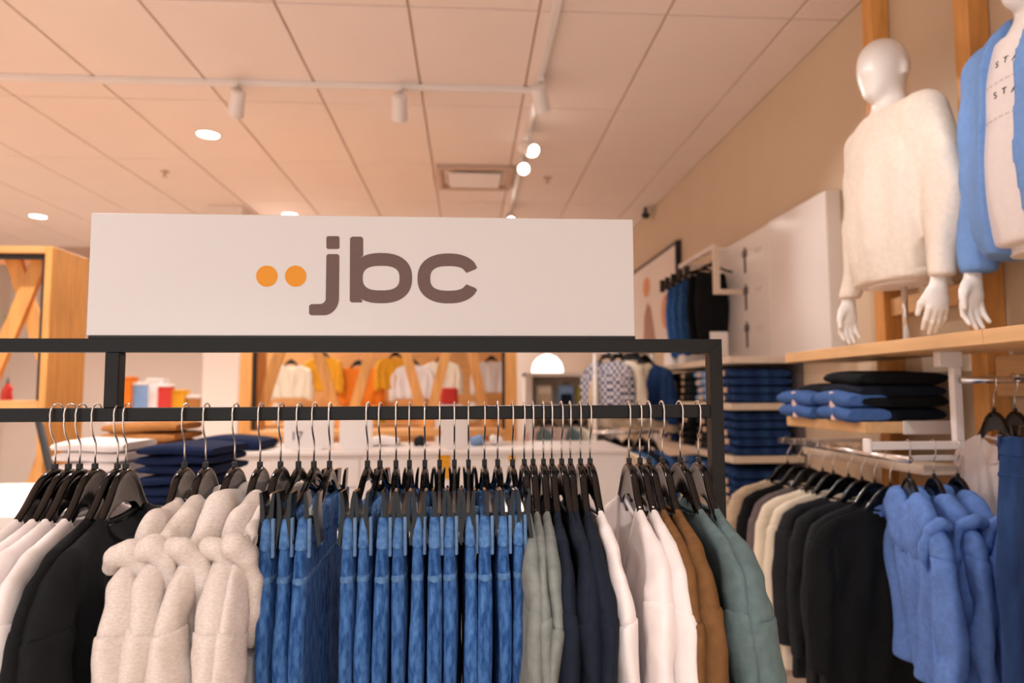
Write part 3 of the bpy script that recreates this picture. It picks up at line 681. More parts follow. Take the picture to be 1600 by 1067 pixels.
def stack(x, y, z, n, mats, name, label, cat, group, dz=.047, rz=0., tags=True, sc=(1, 1, 1), jit=.006):
    rs = random.Random(int(x*991+y*577+z*313))
    for i in range(n):
        m = mats[i % len(mats)]
        w = 'lowest in its pile' if i == 0 else ['', 'second', 'third', 'fourth', 'fifth', 'sixth', 'seventh', 'eighth', 'ninth'][i]+' from its pile bottom'
        if i == n-1 and n > 1: w = 'on top of its pile'
        t = thing(name, label+', '+w, cat, (x+rs.uniform(-jit, jit), y+rs.uniform(-jit, jit), z+.001+i*dz), rz+rs.uniform(-.04, .04), group)
        t.scale = sc
        obj('folded_cloth', fold_me(rs.randrange(4), m), MT[m], t)
        if tags: obj('tag', TAG_ME, TAGM, t, (-.003, rs.uniform(-.05, .05), 0))
# shelf under the mannequins
XS = 1.41
sh = thing('mannequin_shelf', 'thick pale wooden wall shelf carrying the two mannequins', 'shelf', (0, 0, Z(.125)))
ysp = onX(1535, 530, XS)[1]
for (a, b) in ((1.05, ysp-.001), (ysp+.001, 2.953)):
    obj('board', MB().box(XS, 1.737, a, b, 0, .042, .002).mesh('board'), MT['wood_h'], sh)
obj('bracket', MB().box(1.50, 1.58, 2.085, 2.115, -.05, 0, .003).mesh('bracket'), MT['white_metal'], sh)
s2 = thing('jumper_shelf', 'short wooden wall shelf holding folded blue and black jumpers', 'shelf', (0, 0, Z(-.152)))
obj('board', MB().box(XS, 1.737, 2.362, 2.96, 0, .040, .002).mesh('board'), MT['wood_h'], s2)
obj('bracket', MB().box(1.55, 1.737, 2.355, 2.361, -.004, .044, .001).mesh('bracket'), MT['white_metal'], s2)
# wooden posts and rung
for (y0, y1, lb) in ((2.736, 2.806, 'square oak wall post behind the mannequin in the cream jumper'), (2.186, 2.258, 'square oak wall post between the two mannequins'), (1.55, 1.62, 'square oak wall post behind the mannequin in the blue jacket')):
    p = obj('oak_post', MB().box(1.739, WALLX-.002, y0, y1, 0, CEIL-.002, .003).mesh('wall_post'), MT['wood'])
    tag(p, lb, 'post', 'oak posts on the side wall')
p = obj('oak_rung', MB().box(1.765, WALLX-.004, 2.26, 2.734, Z(.31), Z(.385), .003).mesh('wall_rung'), MT['wood_h']); tag(p, 'horizontal oak board joining two wall posts behind the cream jumper mannequin', 'board')
p = obj('oak_board', MB().box(1.765, WALLX-.004, 1.622, 2.184, Z(-.02), Z(.115), .003).mesh('wall_board'), MT['wood_h']); tag(p, 'horizontal oak board on the wall under the mannequin shelf', 'board')
p = obj('oak_board', MB().box(1.765, WALLX-.004, 2.26, 2.734, Z(-.42), Z(-.30), .003).mesh('wall_board'), MT['wood_h']); tag(p, 'horizontal oak board on the wall below the folded jumpers', 'board')
p = obj('narrow_ledge', MB().box(1.55, 1.737, 2.26, 3.1, Z(-.29), Z(-.255), .003).mesh('wall_ledge'), MT['shelf_pale']); tag(p, 'narrow pale ledge on the wall below the folded jumpers', 'shelf')
# white display panel and picture panel
p = obj('glossy_wall_display', MB().box(1.74, WALLX-.002, 3.165, 3.80, Z(.17), Z(.98), .004).mesh('display_panel'), MT['white_gloss']); tag(p, 'glossy white display panel on the wall beside the cream jumper mannequin', 'panel')
pp = thing('picture_panel', 'white printed panel with three small dark figures, next to the glossy panel', 'panel', (1.74, 3.802, Z(.17)))
obj('board', MB().box(0, .078, 0, .80, 0, .80, .004).mesh('board'), MT['white_gloss'], pp)
FIG = mat('print_grey', S(96, 84, 84), rough=.6, noise=.2, nscale=60); FIGL = mat('print_pale', S(206, 188, 180), rough=.6, noise=.05, nscale=60)
for k in range(3):
    z = .10+k*.235
    obj('printed_figure', MB().box(-.002, 0, .33, .36, z, z+.10).box(-.002, 0, .31, .38, z+.10, z+.145).box(-.002, 0, .335, .355, z+.145, z+.165).mesh('printed_figure'), FIG, pp)
    obj('printed_line', MB().box(-.002, 0, .10, .20, z+.11, z+.118).box(-.002, 0, .12, .20, z+.095, z+.102).mesh('printed_line'), FIGL, pp)
# framed poster further back
ps = thing('framed_poster', 'large framed poster with a peach figure, near the security camera', 'poster', (1.78, 5.65, Z(.42)))
obj('poster_sheet', MB().box(.002, .03, .03, 2.2, .02, .84).mesh('poster_sheet'), MT['wall_white'], ps)
obj('frame_edge', MB().box(-.012, .036, 0, .03, 0, .87, .003).mesh('frame_edge'), MT['matte_black'], ps)
obj('frame_edge', MB().box(-.006, .036, .03, 2.2, .84, .87, .003).mesh('frame_edge'), MT['taupe'], ps)
PE = mat('print_peach', S(226, 156, 112), rough=.6, noise=.1, nscale=20); PB = mat('print_brown', S(176, 128, 106), rough=.6, noise=.1, nscale=20)
def blob(poly, m, nm): obj(nm, MB().prism(poly, 0, -.001, .002).mesh(nm), m, ps)
blob([(1.02+.13*math.cos(a), .62+.10*math.sin(a)) for a in np.linspace(0, 6.28, 17)[:-1]], PE, 'printed_head')
blob([(.70, 0.02), (1.18, .02), (1.12, .34), (1.0, .46), (.88, .40)], PB, 'printed_body')
blob([(.36+.16*math.cos(a), .30+.16*math.sin(a)) for a in np.linspace(0, 6.28, 13)[:-1]], PE, 'printed_spot')
# jeans display: white bar with folded jeans
jb = thing('jeans_display_bar', 'white metal bar bracket on the wall carrying folded jeans above the shelf', 'clothes bar', (1.6, 0, Z(.955)))
obj('bar', MB().box(-.012, .012, 4.30, 5.02, -.03, 0, .002).mesh('bar'), MT['white_metal'], jb)
obj('bracket', MB().box(.012, .215, 4.98, 5.0, -.03, 0, .002).mesh('bracket'), MT['white_metal'], jb)
obj('bracket', MB().box(.012, .215, 4.40, 4.42, -.03, 0, .002).mesh('bracket'), MT['white_metal'], jb)
fb = thing('face_out_bracket', 'beige L-shaped hanging bracket in front of the black jeans', 'bracket', (0, 4.20, 0))
b0, b1 = onY(1118, 385, 4.2), onY(1118, 455, 4.2); b2 = onY(1150, 455, 4.2)
obj('upright', MB().box(b0[0]-.02, b0[0]+.02, -.015, .015, b1[2]-.02, b0[2], .003).mesh('upright'), MT['shelf_pale'], fb)
obj('arm', MB().box(b0[0]+.02, 1.74, -.015, .015, b1[2]-.02, b1[2]+.012, .003).mesh('arm'), MT['shelf_pale'], fb)
JS = jeans_parts('folded_jeans', seed=33, L=.52, waist=.12, h=.010)
def recol(parts, f): return [(p[0], p[1].copy(), f(p[2])) for p in parts]
def strip(parts):
    for p in parts: p[1].materials.clear()
    return parts
JB = strip(recol(JS, lambda m: 'black')); JL = strip(recol(JS, lambda m: 'denim' if m != 'denim' else 'denim'))
for k, (y, P_, lb) in enumerate(((4.93, JL, 'faded blue jeans hanging at the far end of the white wall bar'), (4.80, JL, 'faded blue jeans second on the white wall bar'), (4.66, JL, 'faded blue jeans next to the black ones on the white wall bar'), (4.50, JB, 'black jeans hanging next to the blue ones on the white wall bar'), (4.36, JB, 'black jeans hanging foremost on the white wall bar'))):
    hanger((1.6, y, Z(.955)), R(90), 'clip hanger holding the '+lb.replace(' hanging', '').replace('faded ', ''), 'hangers on the white wall bar', 'clip')
    put_garment('display_jeans', lb, 'jeans', 'jeans on the white wall bar', (1.6, y, Z(.955)), R(90+6*k), P_, 'denim')
p = obj('price_card', MB().box(-.055, .055, -.002, .002, 0, .17, .001).mesh('price_card'), MT['white_matte'], None, (onY(1124, 548, 4.0)[0], 4.0, Z(.187))); tag(p, 'blank white card standing on the shelf before the black jeans', 'card')
# shelf unit B
su = thing('jeans_shelf_unit', 'tall wall shelving of pale boards filled with piles of folded jeans', 'shelving', (0, 3.60, 0))
for (z, x0) in ((.187, XS), (-.066, XS), (-.350, XS), (-.615, XS-.06), (-.90, XS-.06)):
    obj('shelf_board', MB().box(x0, WALLX-.004, 0, 1.72, Z(z)-.036, Z(z), .003).mesh('shelf_board'), MT['shelf_pale'], su)
obj('back_panel', MB().box(WALLX-.012, WALLX-.004, 0, 1.72, .10, Z(.187)).mesh('back_panel'), MT['taupe'], su)
obj('plinth', MB().box(XS, WALLX-.012, 0, 1.72, 0, .10, .003).mesh('plinth'), MT['shelf_pale'], su)
for (z, rows, lv) in ((-.066, (('denim_dark', 4), ('light_blue', 4), ('charcoal', 4), ('black', 4)), 'upper'), (-.350, (('denim_dark', 5), ('charcoal', 5), ('black', 5), ('denim_dark', 4)), 'middle'), (-.615, (('denim_dark', 4), ('denim', 4), ('denim_mid', 4), ('denim_dark', 3)), 'lower'), (-.90, (('denim_mid', 3), ('tan', 3), ('denim', 3)), 'lowest')):
    for k, (m, n) in enumerate(rows):
        cn = {'denim_dark': 'dark blue', 'light_blue': 'pale blue', 'charcoal': 'charcoal', 'black': 'black', 'denim': 'mid blue', 'denim_mid': 'blue', 'tan': 'tan'}[m]
        stack(1.605, 3.60+.17+k*.36, Z(z), n, [m], 'folded_jeans', 'folded %s jeans on the %s wall shelf%s' % (cn, lv, ', innermost pile' if (k == 3 and m == 'denim_dark') else ''), 'jeans', 'folded jeans on the wall shelving')
for k, (y, w) in enumerate(((4.72, .16), (5.05, .2))):
    p = obj('white_box', MB().box(-.1, .1, -w/2, w/2, 0, .07+.03*k, .003).mesh('white_box'), MT['white_matte'], None, (1.60, y, Z(.187))); tag(p, ['low white box on the top shelf under the hanging jeans', 'taller white box at the far end of the top shelf'][k], 'box')
# folded jumpers on the short shelf
stack(1.585, 2.52, Z(-.111), 4, ['navy', 'black'], 'folded_jumper', 'folded black jumper in the tall pile, short wooden shelf', 'jumper', 'folded jumpers on the short shelf', dz=.044, tags=False)
stack(1.62, 2.81, Z(-.111), 3, ['black', 'navy'], 'folded_jumper', 'folded black jumper in the low pile, short wooden shelf', 'jumper', 'folded jumpers on the short shelf', dz=.044, tags=False)
BFOLD = folded_mesh(.16, .25, .056, 1, 7); BAND = MB().box(-.086, -.03, -.014, .014, -.001, .056, .004).mesh('paper_band')
for k, (x, y, z) in enumerate(((1.375+.09, 2.50, 0), (1.375+.09, 2.50, .052), (1.375+.09, 2.81, 0), (1.375+.09, 2.81, .052))):
    t = thing('folded_jumper', ['folded blue jumper with paper band, lower one at the shelf end', 'folded blue jumper with paper band, upper one at the shelf end', 'folded blue jumper with paper band, lower one by the jeans shelving', 'folded blue jumper with paper band, upper one by the jeans shelving'][k], 'jumper', (x-.01, y+.01*(k % 2), Z(-.111)+z), .05*(k-1), 'blue jumpers on the short shelf')
    obj('folded_cloth', BFOLD, MT['knit_blue'], t); obj('paper_band', BAND, MT['rose'], t, (0, .0, 0))

# ------------------------------------------------------------------ garment rail under the short shelf
WR = 1.45; WRZ = Z(-.215)
r_ = thing('side_rail', 'round steel rail under the short shelf carrying dark and cream knitwear', 'clothes rail', (WR, 0, WRZ))
obj('rail', MB().tube([(0, 2.18, -.0125), (0, 3.12, -.0125)], .0125, 12).mesh('rail', True), MT['chrome'], r_)
for y in (2.24, 3.08): obj('bracket', MB().box(-.01, WALLX-WR-.004, y-.008, y+.008, -.022, -.004, .002).mesh('bracket'), MT['white_metal'], r_)
WG = [(3.05, 'beige', 'beige', 'beige jumper at the far end of the wall rail'), (2.94, 'black', 'black', 'black jumper beside the beige one on the wall rail'), (2.85, 'taupe', 'taupe', 'dark taupe jumper beside the cream ones on the wall rail'),
      (2.74, 'cream', 'cream', 'cream jumper touching the taupe one on the wall rail'), (2.66, 'cream', 'cream', 'cream jumper touching the charcoal one on the wall rail'), (2.55, 'charcoal', 'charcoal', 'charcoal jumper touching the cream one on the wall rail'),
      (2.46, 'charcoal', 'charcoal', 'charcoal jumper between two dark ones on the wall rail'), (2.38, 'charcoal', 'charcoal', 'charcoal jumper just behind the foremost black one on the wall rail'), (2.29, 'black', 'black', 'black jumper hanging foremost on the wall rail, front in view')]
for k, (y, m, c, lb) in enumerate(WG):
    rz = R(90+(k*7 % 5-2)*3)
    hanger((WR, y, WRZ), rz, 'black hanger with the '+lb, 'hangers on the wall rail')
    put_garment('knitted_jumper', lb, 'jumper', 'jumpers on the wall rail', (WR, y, WRZ), rz, top_garment('wj%d' % k, L=.86, t=.020, ts=.026, seed=60+k, fold=.009, dipF=.05, face=-1, h=.009), m)
# arm with blue hoodies
ar = thing('hoodie_bracket', 'white square hanging arm below the mannequin shelf holding blue hoodies', 'clothes arm', (0, 2.10, 0))
ax0, ax1 = onY(1358, 695, 2.1)[0], 1.575; az = onY(1400, 690, 2.1)[2]
obj('arm', MB().box(ax0, ax1, -.0125, .0125, az-.025, az, .002).mesh('arm'), MT['white_metal'], ar)
obj('upright', MB().box(ax1-.028, ax1, -.0125, .0125, az, Z(.075), .002).mesh('upright'), MT['white_metal'], ar)
obj('end_cap', MB().box(ax0-.012, ax0, -.018, .018, az-.034, az+.010, .003).mesh('end_cap'), MT['white_matte'], ar)
for k, (px, lb) in enumerate(((1418, 'blue hoodie at the open end of the white arm'), (1457, 'blue hoodie in the middle of the white arm'), (1494, 'blue hoodie nearest the wall on the white arm'))):
    x = onY(px, 692, 2.1)[0]; rz = R([-15, -12, -10][k])
    hanger((x, 2.10, az), rz, 'black hanger with the '+lb, 'hangers on the white arm')
    put_garment('blue_hoodie', lb, 'hoodie', 'blue hoodies on the white arm', (x, 2.10, az), rz, top_garment('bh%d' % k, t=.022, ts=.030, seed=80+k, hood=True, fold=.012, face=-1, h=.008, hoodsize=1.4), 'blue')
# rod with T-shirts, second rod with dark jeans
rod = thing('shirt_rod', 'thin steel rod under the mannequin shelf carrying two T-shirts', 'clothes rail', (0, 2.06, Z(.045)))
obj('rod', MB().tube([(1.55, 0, -.0125), (WALLX-.004, 0, -.0125)], .0115, 12).mesh('rod', True), MT['chrome'], rod)
obj('wall_flange', MB().box(WALLX-.012, WALLX-.003, -.03, .03, -.045, .02, .002).mesh('wall_flange'), MT['white_metal'], rod)
for k, (x, lb) in enumerate(((1.655, 'white T-shirt hanging on the thin rod beside the blue hoodies'), (1.725, 'rose T-shirt on the thin rod close to the wall'))):
    hanger((x, 2.06, Z(.045)), R(-12), 'black hanger with the '+lb, 'hangers on the thin rod')
    put_garment('t_shirt', lb, 'T-shirt', 'T-shirts on the thin rod', (x, 2.06, Z(.045)), R(-12), top_garment('wt%d' % k, t=.016, ts=.018, seed=90+k, fold=.006, dipF=.09, face=-1, h=.009, sleeve_short=True), ['white', 'rose'][k])
rod2 = thing('jeans_rod', 'short steel wall rod from which the dark blue jeans hang', 'clothes rail', (1.52, 0, Z(.045)))
obj('rod', MB().tube([(0, 1.58, -.0125), (0, 1.80, -.0125)], .0115, 12).mesh('rod', True), MT['chrome'], rod2)
for y in (1.585, 1.785): obj('bracket', MB().box(-.01, WALLX-1.52-.004, y, y+.012, -.022, -.004, .002).mesh('bracket'), MT['white_metal'], rod2)
hanger((1.52, 1.70, Z(.045)), R(115), 'black clip hanger with the dark blue jeans on the wall rod', None, 'clip')
DJ = strip(jeans_parts('dark_jeans', seed=41, t=.022, waist=.20, h=.009)); DJ = [(a, b, {'denim': 'denim_dark', 'denim_band': 'denim_dark', 'denim_edge': 'denim_dark', 'denim_edge2': 'denim_dark'}[c]) for a, b, c in DJ]
put_garment('dark_jeans', 'dark blue wide jeans hanging from the short wall rod by the mannequin shelf', 'jeans', None, (1.52, 1.70, Z(.045)), R(115), DJ, 'denim_dark').rotation_euler[0] = R(4.5)

# ------------------------------------------------------------------ mannequins (local x forward, y left, z up from the shelf)
def hand_mesh(s, wrist, fdir):
    """relaxed hand hanging from the wrist: palm, four fingers, thumb"""
    h = .0042; w = np.array(wrist, float); P, org = gridpts(w+np.array([-.06, -.06, -.215]), w+np.array([.09, .06, .03]), h)
    G = capsule(P, w+[0, 0, .03], w+[.006, 0, -.03], .026, .024, (1, .75, 1))
    c = w+np.array([.012, 0, -.075]); G = smin(G, ellipsoid(P, c, (.040, .017, .050)), .02)
    for k in range(4):
        x0 = -.026+k*.019; ln = [.062, .076, .080, .070][k]
        a = w+np.array([.012+x0, 0, -.105-(.006 if k in (1, 2) else 0)]); b = a+np.array([.002+x0*.12, -s*.010, -ln*.5]); e = b+np.array([-.002, -s*.020, -ln*.42])
        G = smin(G, capsule(P, a, b, .0105, .0095), .006); G = smin(G, capsule(P, b, e, .0095, .0072), .003)
    a = w+np.array([.030, -s*.004, -.045]); b = w+np.array([.056, -s*.020, -.085]); e = w+np.array([.062, -s*.030, -.120])
    G = smin(G, capsule(P, a, b, .014, .011), .012); G = smin(G, capsule(P, b, e, .011, .0085), .004)
    return np_mesh('hand', *snets(G, org, h, 1))
ARM = [(-.015, .175, .80), (-.045, .250, .50), (.02, .266, .225)]
def body_sdf(P, e=0., arms=True, waist=True):
    Pm = P.copy(); Pm[..., 1] = np.abs(P[..., 1])
    G = ellipsoid(P, (.005, 0, .645), (.112+e, .168+e, .235+e)); G = smin(G, ellipsoid(P, (-.01, 0, .36), (.105+e, .150+e, .26+e)), .06)
    G = smin(G, capsule(Pm, (-.015, .02, .825), (-.015, .165, .80), .062+e, .055+e), .05)
    if arms:
        A_ = smin(capsule(Pm, ARM[0], ARM[1], .056+e*1.3, .046+e*1.5), capsule(Pm, ARM[1], ARM[2], .046+e*1.5, .030+e*.7), .02)
        G = smin(G, A_, .012 if e else .03)
    return G
def make_body(turn=.0):
    h = .0085; P, org = gridpts((-.17, -.33, .19), (.20, .33, 1.17), h)
    G = body_sdf(P); G = smin(G, capsule(P, (-.02, 0, .82), (.0, 0, .99), .058, .052), .04)
    c, s = math.cos(turn), math.sin(turn); H = P.copy(); H[..., 0] = c*P[..., 0]+s*P[..., 1]; H[..., 1] = -s*P[..., 0]+c*P[..., 1]
    hd = ellipsoid(H, (.012, 0, 1.055), (.102, .078, .100)); hd = smin(hd, ellipsoid(H, (.048, 0, .985), (.052, .050, .062)), .05)
    hd = smin(hd, ellipsoid(H, (.075, 0, .935), (.022, .026, .020)), .03)          # chin
    hd = smin(hd, capsule(H, (.110, 0, 1.045), (.112, 0, 1.015), .006, .009), .02)  # hint of a nose ridge
    for sgn in (-1, 1): hd = smin(hd, ellipsoid(H, (-.005, sgn*.079, 1.020), (.016, .010, .030)), .006)
    G = smin(G, hd, .03); G = np.maximum(G, np.where(np.abs(P[..., 1]) < .2, .215, .0)-P[..., 2])
    Pm = np.abs(P[..., 1]); G = np.where((Pm > .2) & (P[..., 2] < .212), np.maximum(G, .212-P[..., 2]), G)
    return np_mesh('mannequin_body', *snets(G, org, h, 1))
def clothing(nm, e, z0, zneck, cuff, seed, wr=.010, cutfront=0., h=.0085, arms=True, rneck=.075):
    P, org = gridpts((-.20, -.37, min(z0, cuff)-.02), (.23, .37, .95), h)
    G = body_sdf(P, e, arms)
    G = smin(G, np.maximum(ellipsoid(P, (0, 0, .42), (.128+e, .172+e, .34)), 0*G-1), .05)
    G = smin(G, capsule(P, (-.02, 0, .80), (-.015, 0, zneck), rneck, rneck-.008), .03)
    G = G+wr*(vnoise(P*[1, 1, .38], .06, seed)+.18*vnoise(P*[1, 1, .6], .03, seed+1))*np.clip((.9-P[..., 2])*4, .2, 1)
    G = np.maximum(G, P[..., 2]-zneck-.2*P[..., 0]*-1)
    Pm = np.abs(P[..., 1]); arm = (Pm > .195) & (P[..., 2] < .5)
    G = np.where(arm, np.maximum(G, cuff-P[..., 2]), np.maximum(G, z0-P[..., 2]))
    if cutfront: G = np.maximum(G, -np.maximum(np.maximum(np.abs(P[..., 1])-cutfront-.10*np.clip(P[..., 2]-.75, 0, 1), -P[..., 0]+.02), -1))
    return np_mesh(nm, *snets(G, org, h, 2))
def mannequin(label, loc, rz, turn, outfit):
    t = thing('mannequin', label, 'mannequin', loc, rz, 'shop mannequins on the wall shelf')
    obj('body', make_body(turn), MT['mannequin'], t)
    for s in (-1, 1): obj('hand', hand_mesh(s, (.024, s*.267, .206), 0), MT['mannequin'], t)
    obj('pole', MB().tube([(-.03, 0, .008), (-.03, 0, .24)], .011, 12).mesh('pole', True), MT['chrome'], t)
    obj('base_plate', MB().lathe([(.105, 0), (.105, .006), (.10, .008), (.0, .008)], 28, (-.03, 0, 0)).mesh('base_plate'), MT['white_metal'], t)
    for n, me, m in outfit: obj(n, me, MT[m], t)
    return t
SHZ = Z(.167)
mann1 = mannequin('white faceless mannequin in a cream knitted jumper on the wall shelf', (1.575, 2.40, SHZ), R(180), R(14),
                  [('jumper', clothing('jumper', .018, .225, .875, .205, 5, wr=.014), 'ivory'), ('hem', clothing('jumper_hem', .0215, .222, .262, .9, 5, arms=False, wr=.004), 'ivory')])
tee = clothing('tee', .012, .235, .86, .95, 15, wr=.006, arms=False)
mann2 = mannequin('white mannequin in an open blue jacket over a printed white T-shirt', (1.615, 1.765, SHZ), R(180), R(8),
                  [('t_shirt', tee, 'white'), ('jacket', clothing('jacket', .034, .22, .93, .200, 25, wr=.014, cutfront=.062, rneck=.095), 'jacket_blue')])

# ------------------------------------------------------------------ left and back of the shop
def text_mesh(txt, size, depth=.0006):
    cu = bpy.data.curves.new('lettering', 'FONT'); cu.body = txt; cu.size = size; cu.extrude = depth; cu.align_x = 'CENTER'
    o = bpy.data.objects.new('tmp', cu); col.objects.link(o)
    me = bpy.data.meshes.new_from_object(o.evaluated_get(bpy.context.evaluated_depsgraph_get())); bpy.data.objects.remove(o)
    for v in me.vertices: x, y, z = v.co; v.co = (x, -z, y)
    me.materials.clear(); return me
def board2(p, q, w, y0, y1):
    """slanted board from p to q (x,z), width w, between depths y0..y1"""
    d = np.array(q)-np.array(p); n = np.array([-d[1], d[0]])/np.linalg.norm(d)*w/2
    return MB().prism([tuple(p+n), tuple(q+n), tuple(q-n), tuple(p-n)], 1, y0, y1).mesh('brace')
def portal(label, x0, x1, y, depth, ztop, zshelf, braces, lower=True, post=.035):
    t = thing('display_portal', label, 'display frame', (0, y, 0), group='oak portal frames')
    for (a, b) in ((x0, x0+post), (x1-post, x1)): obj('side_panel', MB().box(a, b, 0, depth, 0, ztop, .003).mesh('side_panel'), MT['wood'], t)
    obj('top_board', MB().box(x0+post, x1-post, 0, depth, ztop-.036, ztop, .003).mesh('top_board'), MT['wood_x'], t)
    obj('shelf_board', MB().box(x0+post, x1-post, 0, depth, zshelf-.045, zshelf, .003).mesh('shelf_board'), MT['wood_x'], t)
    obj('black_bar', MB().box(x0+post, x1-post, .02, .045, ztop-.062, ztop-.038, .002).mesh('black_bar'), MT['matte_black'], t)
    for a in (x0+post+.002, x1-post-.024): obj('black_upright', MB().box(a, a+.022, .02, .045, zshelf, ztop-.062, .002).mesh('black_upright'), MT['matte_black'], t)
    for k, (p, q) in enumerate(braces): obj('brace', board2(np.array(p), np.array(q), .075, depth*.45+.031*(k % 2), depth*.45+.03+.031*(k % 2)), MT['wood'], t)
    return t
zt = onY(40, 384, 3.5)[2]; xr = onY(77, 500, 3.5)[0]
zs = onY(40, 626, 3.5)[2]
def pz(px, py, y): p = onY(px, py, y); return (p[0], p[2])
portal('tall oak portal frame with crossed braces standing behind the left rack end', xr-1.75, xr, 3.5, .33, zt, zs,
       [(pz(66, 400, 3.66), pz(-28, 622, 3.66)), (pz(14, 400, 3.66), pz(85, 622, 3.66)), (pz(-120, 400, 3.66), pz(-30, 622, 3.66)), (pz(62, 690, 3.6), pz(5, 850, 3.6))])
t = thing('trestle_leg', 'slanted black metal trestle leg below the oak portal shelf', 'table leg', (0, 3.3, 0))
a, b = onY(60, 655, 3.3), onY(84, 760, 3.3); d = b-a; e = a+d*((.02-a[2])/d[2])
obj('leg', MB().tube([(a[0], 0, a[2]), (e[0], 0, .02)], .016, 8).mesh('leg', True), MT['matte_black'], t)
obj('foot_pad', MB().lathe([(.025, 0), (.025, .015), (.016, .022)], 12, (e[0], 0, 0)).mesh('foot_pad'), MT['matte_black'], t)
x2a, x2b = onY(373, 640, 5)[0], onY(808, 640, 5)[0]; zsh = onY(600, 672, 5)[2]
def zz(px0, px1): return (pz(px0, 470, 5.16), pz(px1, 668, 5.16))
portal('wide oak portal frame with slanted slats standing behind the sign', x2a, x2b, 5.0, .36, zt, zsh,
       [zz(462, 398), zz(468, 532), zz(600, 545), zz(612, 665), zz(716, 668), zz(720, 762)], post=.085)
# pillar, far wall things
p = obj('pillar', MB().box(onY(316, 600, 6.6)[0], onY(372, 600, 6.6)[0], 6.6, 7.0, 0, CEIL-.002, .004).mesh('pillar'), MT['wall_white']); p['kind'] = 'structure'; p.name = 'wall_pillar'
# table with folded piles
tb = thing('display_table', 'white-topped table behind the rack carrying piles of folded shirts', 'table', (-1.30, 2.55, 0))
tz = Z(-.365)
obj('table_top', MB().box(-.62, .52, -.38, .42, tz-.04, tz, .004).mesh('table_top'), MT['white_matte'], tb)
for (x, y) in ((-.57, -.33), (.47, -.33), (-.57, .37), (.47, .37)): obj('leg', MB().box(x-.025, x+.025, y-.025, y+.025, 0, tz-.04, .003).mesh('leg'), MT['wood'], tb)
def ptop(px, py, Y): return onY(px, py, Y)[0]
stack(ptop(155, 720, 2.42), 2.48, tz, 6, ['white'], 'folded_shirt', 'folded off-white shirt in the pale pile on the table', 'shirt', 'pale folded shirts', dz=.034, rz=R(90), tags=False, sc=(.8, .85, .72))
stack(ptop(280, 730, 2.32), 2.44, tz, 6, ['navy_knit'], 'folded_shirt', 'folded navy shirt in the navy pile on the table', 'shirt', 'navy folded shirts', dz=.032, rz=R(90-6), tags=False, sc=(.85, .95, .68))
tb2 = thing('back_table', 'pale table further back with tan and navy folded clothes', 'table', (-1.25, 3.05, 0)); tz2 = Z(-.33)
obj('table_top', MB().box(-.40, .02, -.02, .36, tz2-.04, tz2, .004).mesh('table_top'), MT['shelf_pale'], tb2)
for (x, y) in ((-.36, .02), (-.02, .02), (-.36, .32), (-.02, .32)): obj('leg', MB().box(x-.02, x+.02, y-.02, y+.02, 0, tz2-.04, .003).mesh('leg'), MT['wood'], tb2)
stack(-1.42, 3.22, tz2, 5, ['tan'], 'folded_trousers', 'folded tan trousers in the pile on the back table', 'trousers', 'tan folded trousers', dz=.040, rz=R(90), tags=False, sc=(1., 1.15, .85))
# white counter with cards
cn = thing('white_counter', 'long white display counter behind the jeans on the rack', 'counter', (0, 3.2, 0))
c0, c1 = onY(342, 703, 3.2)[0], onY(982, 703, 3.2)[0]; cz = onY(660, 704, 3.2)[2]
obj('counter_body', MB().box(c0+.01, c1-.01, .01, .55, 0, cz-.022, .003).mesh('counter_body'), MT['white_matte'], cn)
obj('counter_top', MB().box(c0, c1, 0, .56, cz-.022, cz, .004).mesh('counter_top'), MT['white_metal'], cn)
f0 = onY(683, 709, 3.2); f1 = onY(703, 748, 3.2)
obj('orange_label', MB().prism([(f0[0], f0[2]), (f1[0], f0[2]), (f1[0], f1[2]), (f0[0]+.025, f1[2])], 1, .006, .010).mesh('orange_label'), MT['yellow'], cn)
f0 = onY(800, 717, 3.2); obj('orange_label', MB().prism([(f0[0]+.018*math.cos(a), f0[2]+.018*math.sin(a)) for a in np.linspace(0, 6.28, 17)[:-1]], 1, .006, .010).mesh('orange_label'), MT['yellow'], cn)
f0 = onY(420, 720, 3.2); f1 = onY(560, 760, 3.2); obj('paper_sheet', MB().box(f0[0], f1[0], .006, .010, f1[2], f0[2]).mesh('paper_sheet'), MT['white_gloss'], cn)
INK = mat('ink_black', S(40, 36, 38), rough=.6, noise=.05, nscale=50)
for (x0, y0, x1, y1, txt, lb) in ((444, 656, 521, 704, '17', 'white price card reading 17 on the counter'), (531, 656, 582, 704, '', 'plain white card beside the price card on the counter'), (690, 655, 731, 704, '', 'plain white card standing further along the counter')):
    a, b = onY(x0, y0, 3.3), onY(x1, y1, 3.3)
    t = thing('price_card', lb, 'card', ((a[0]+b[0])/2, 3.3, cz)); w = (b[0]-a[0])/2; hgt = a[2]-cz
    obj('card', MB().box(-w, w, -.003, .003, .006, hgt, .001).mesh('card'), MT['white_gloss'], t)
    obj('card_base', MB().box(-w*.6, w*.6, -.03, .03, 0, .007, .002).mesh('card_base'), MT['white_metal'], t)
    if txt: obj('numerals', text_mesh(txt, .058), INK, t, (-.055, -.0035, hgt*.33))
t = thing('folded_trousers', 'single folded navy trousers lying on the end of the white counter', 'trousers', (ptop(365, 690, 3.4), 3.42, cz), R(90)); t.scale = (.9, 1.25, 1.2)
obj('folded_cloth', fold_me(1, 'navy_knit'), MT['navy_knit'], t)
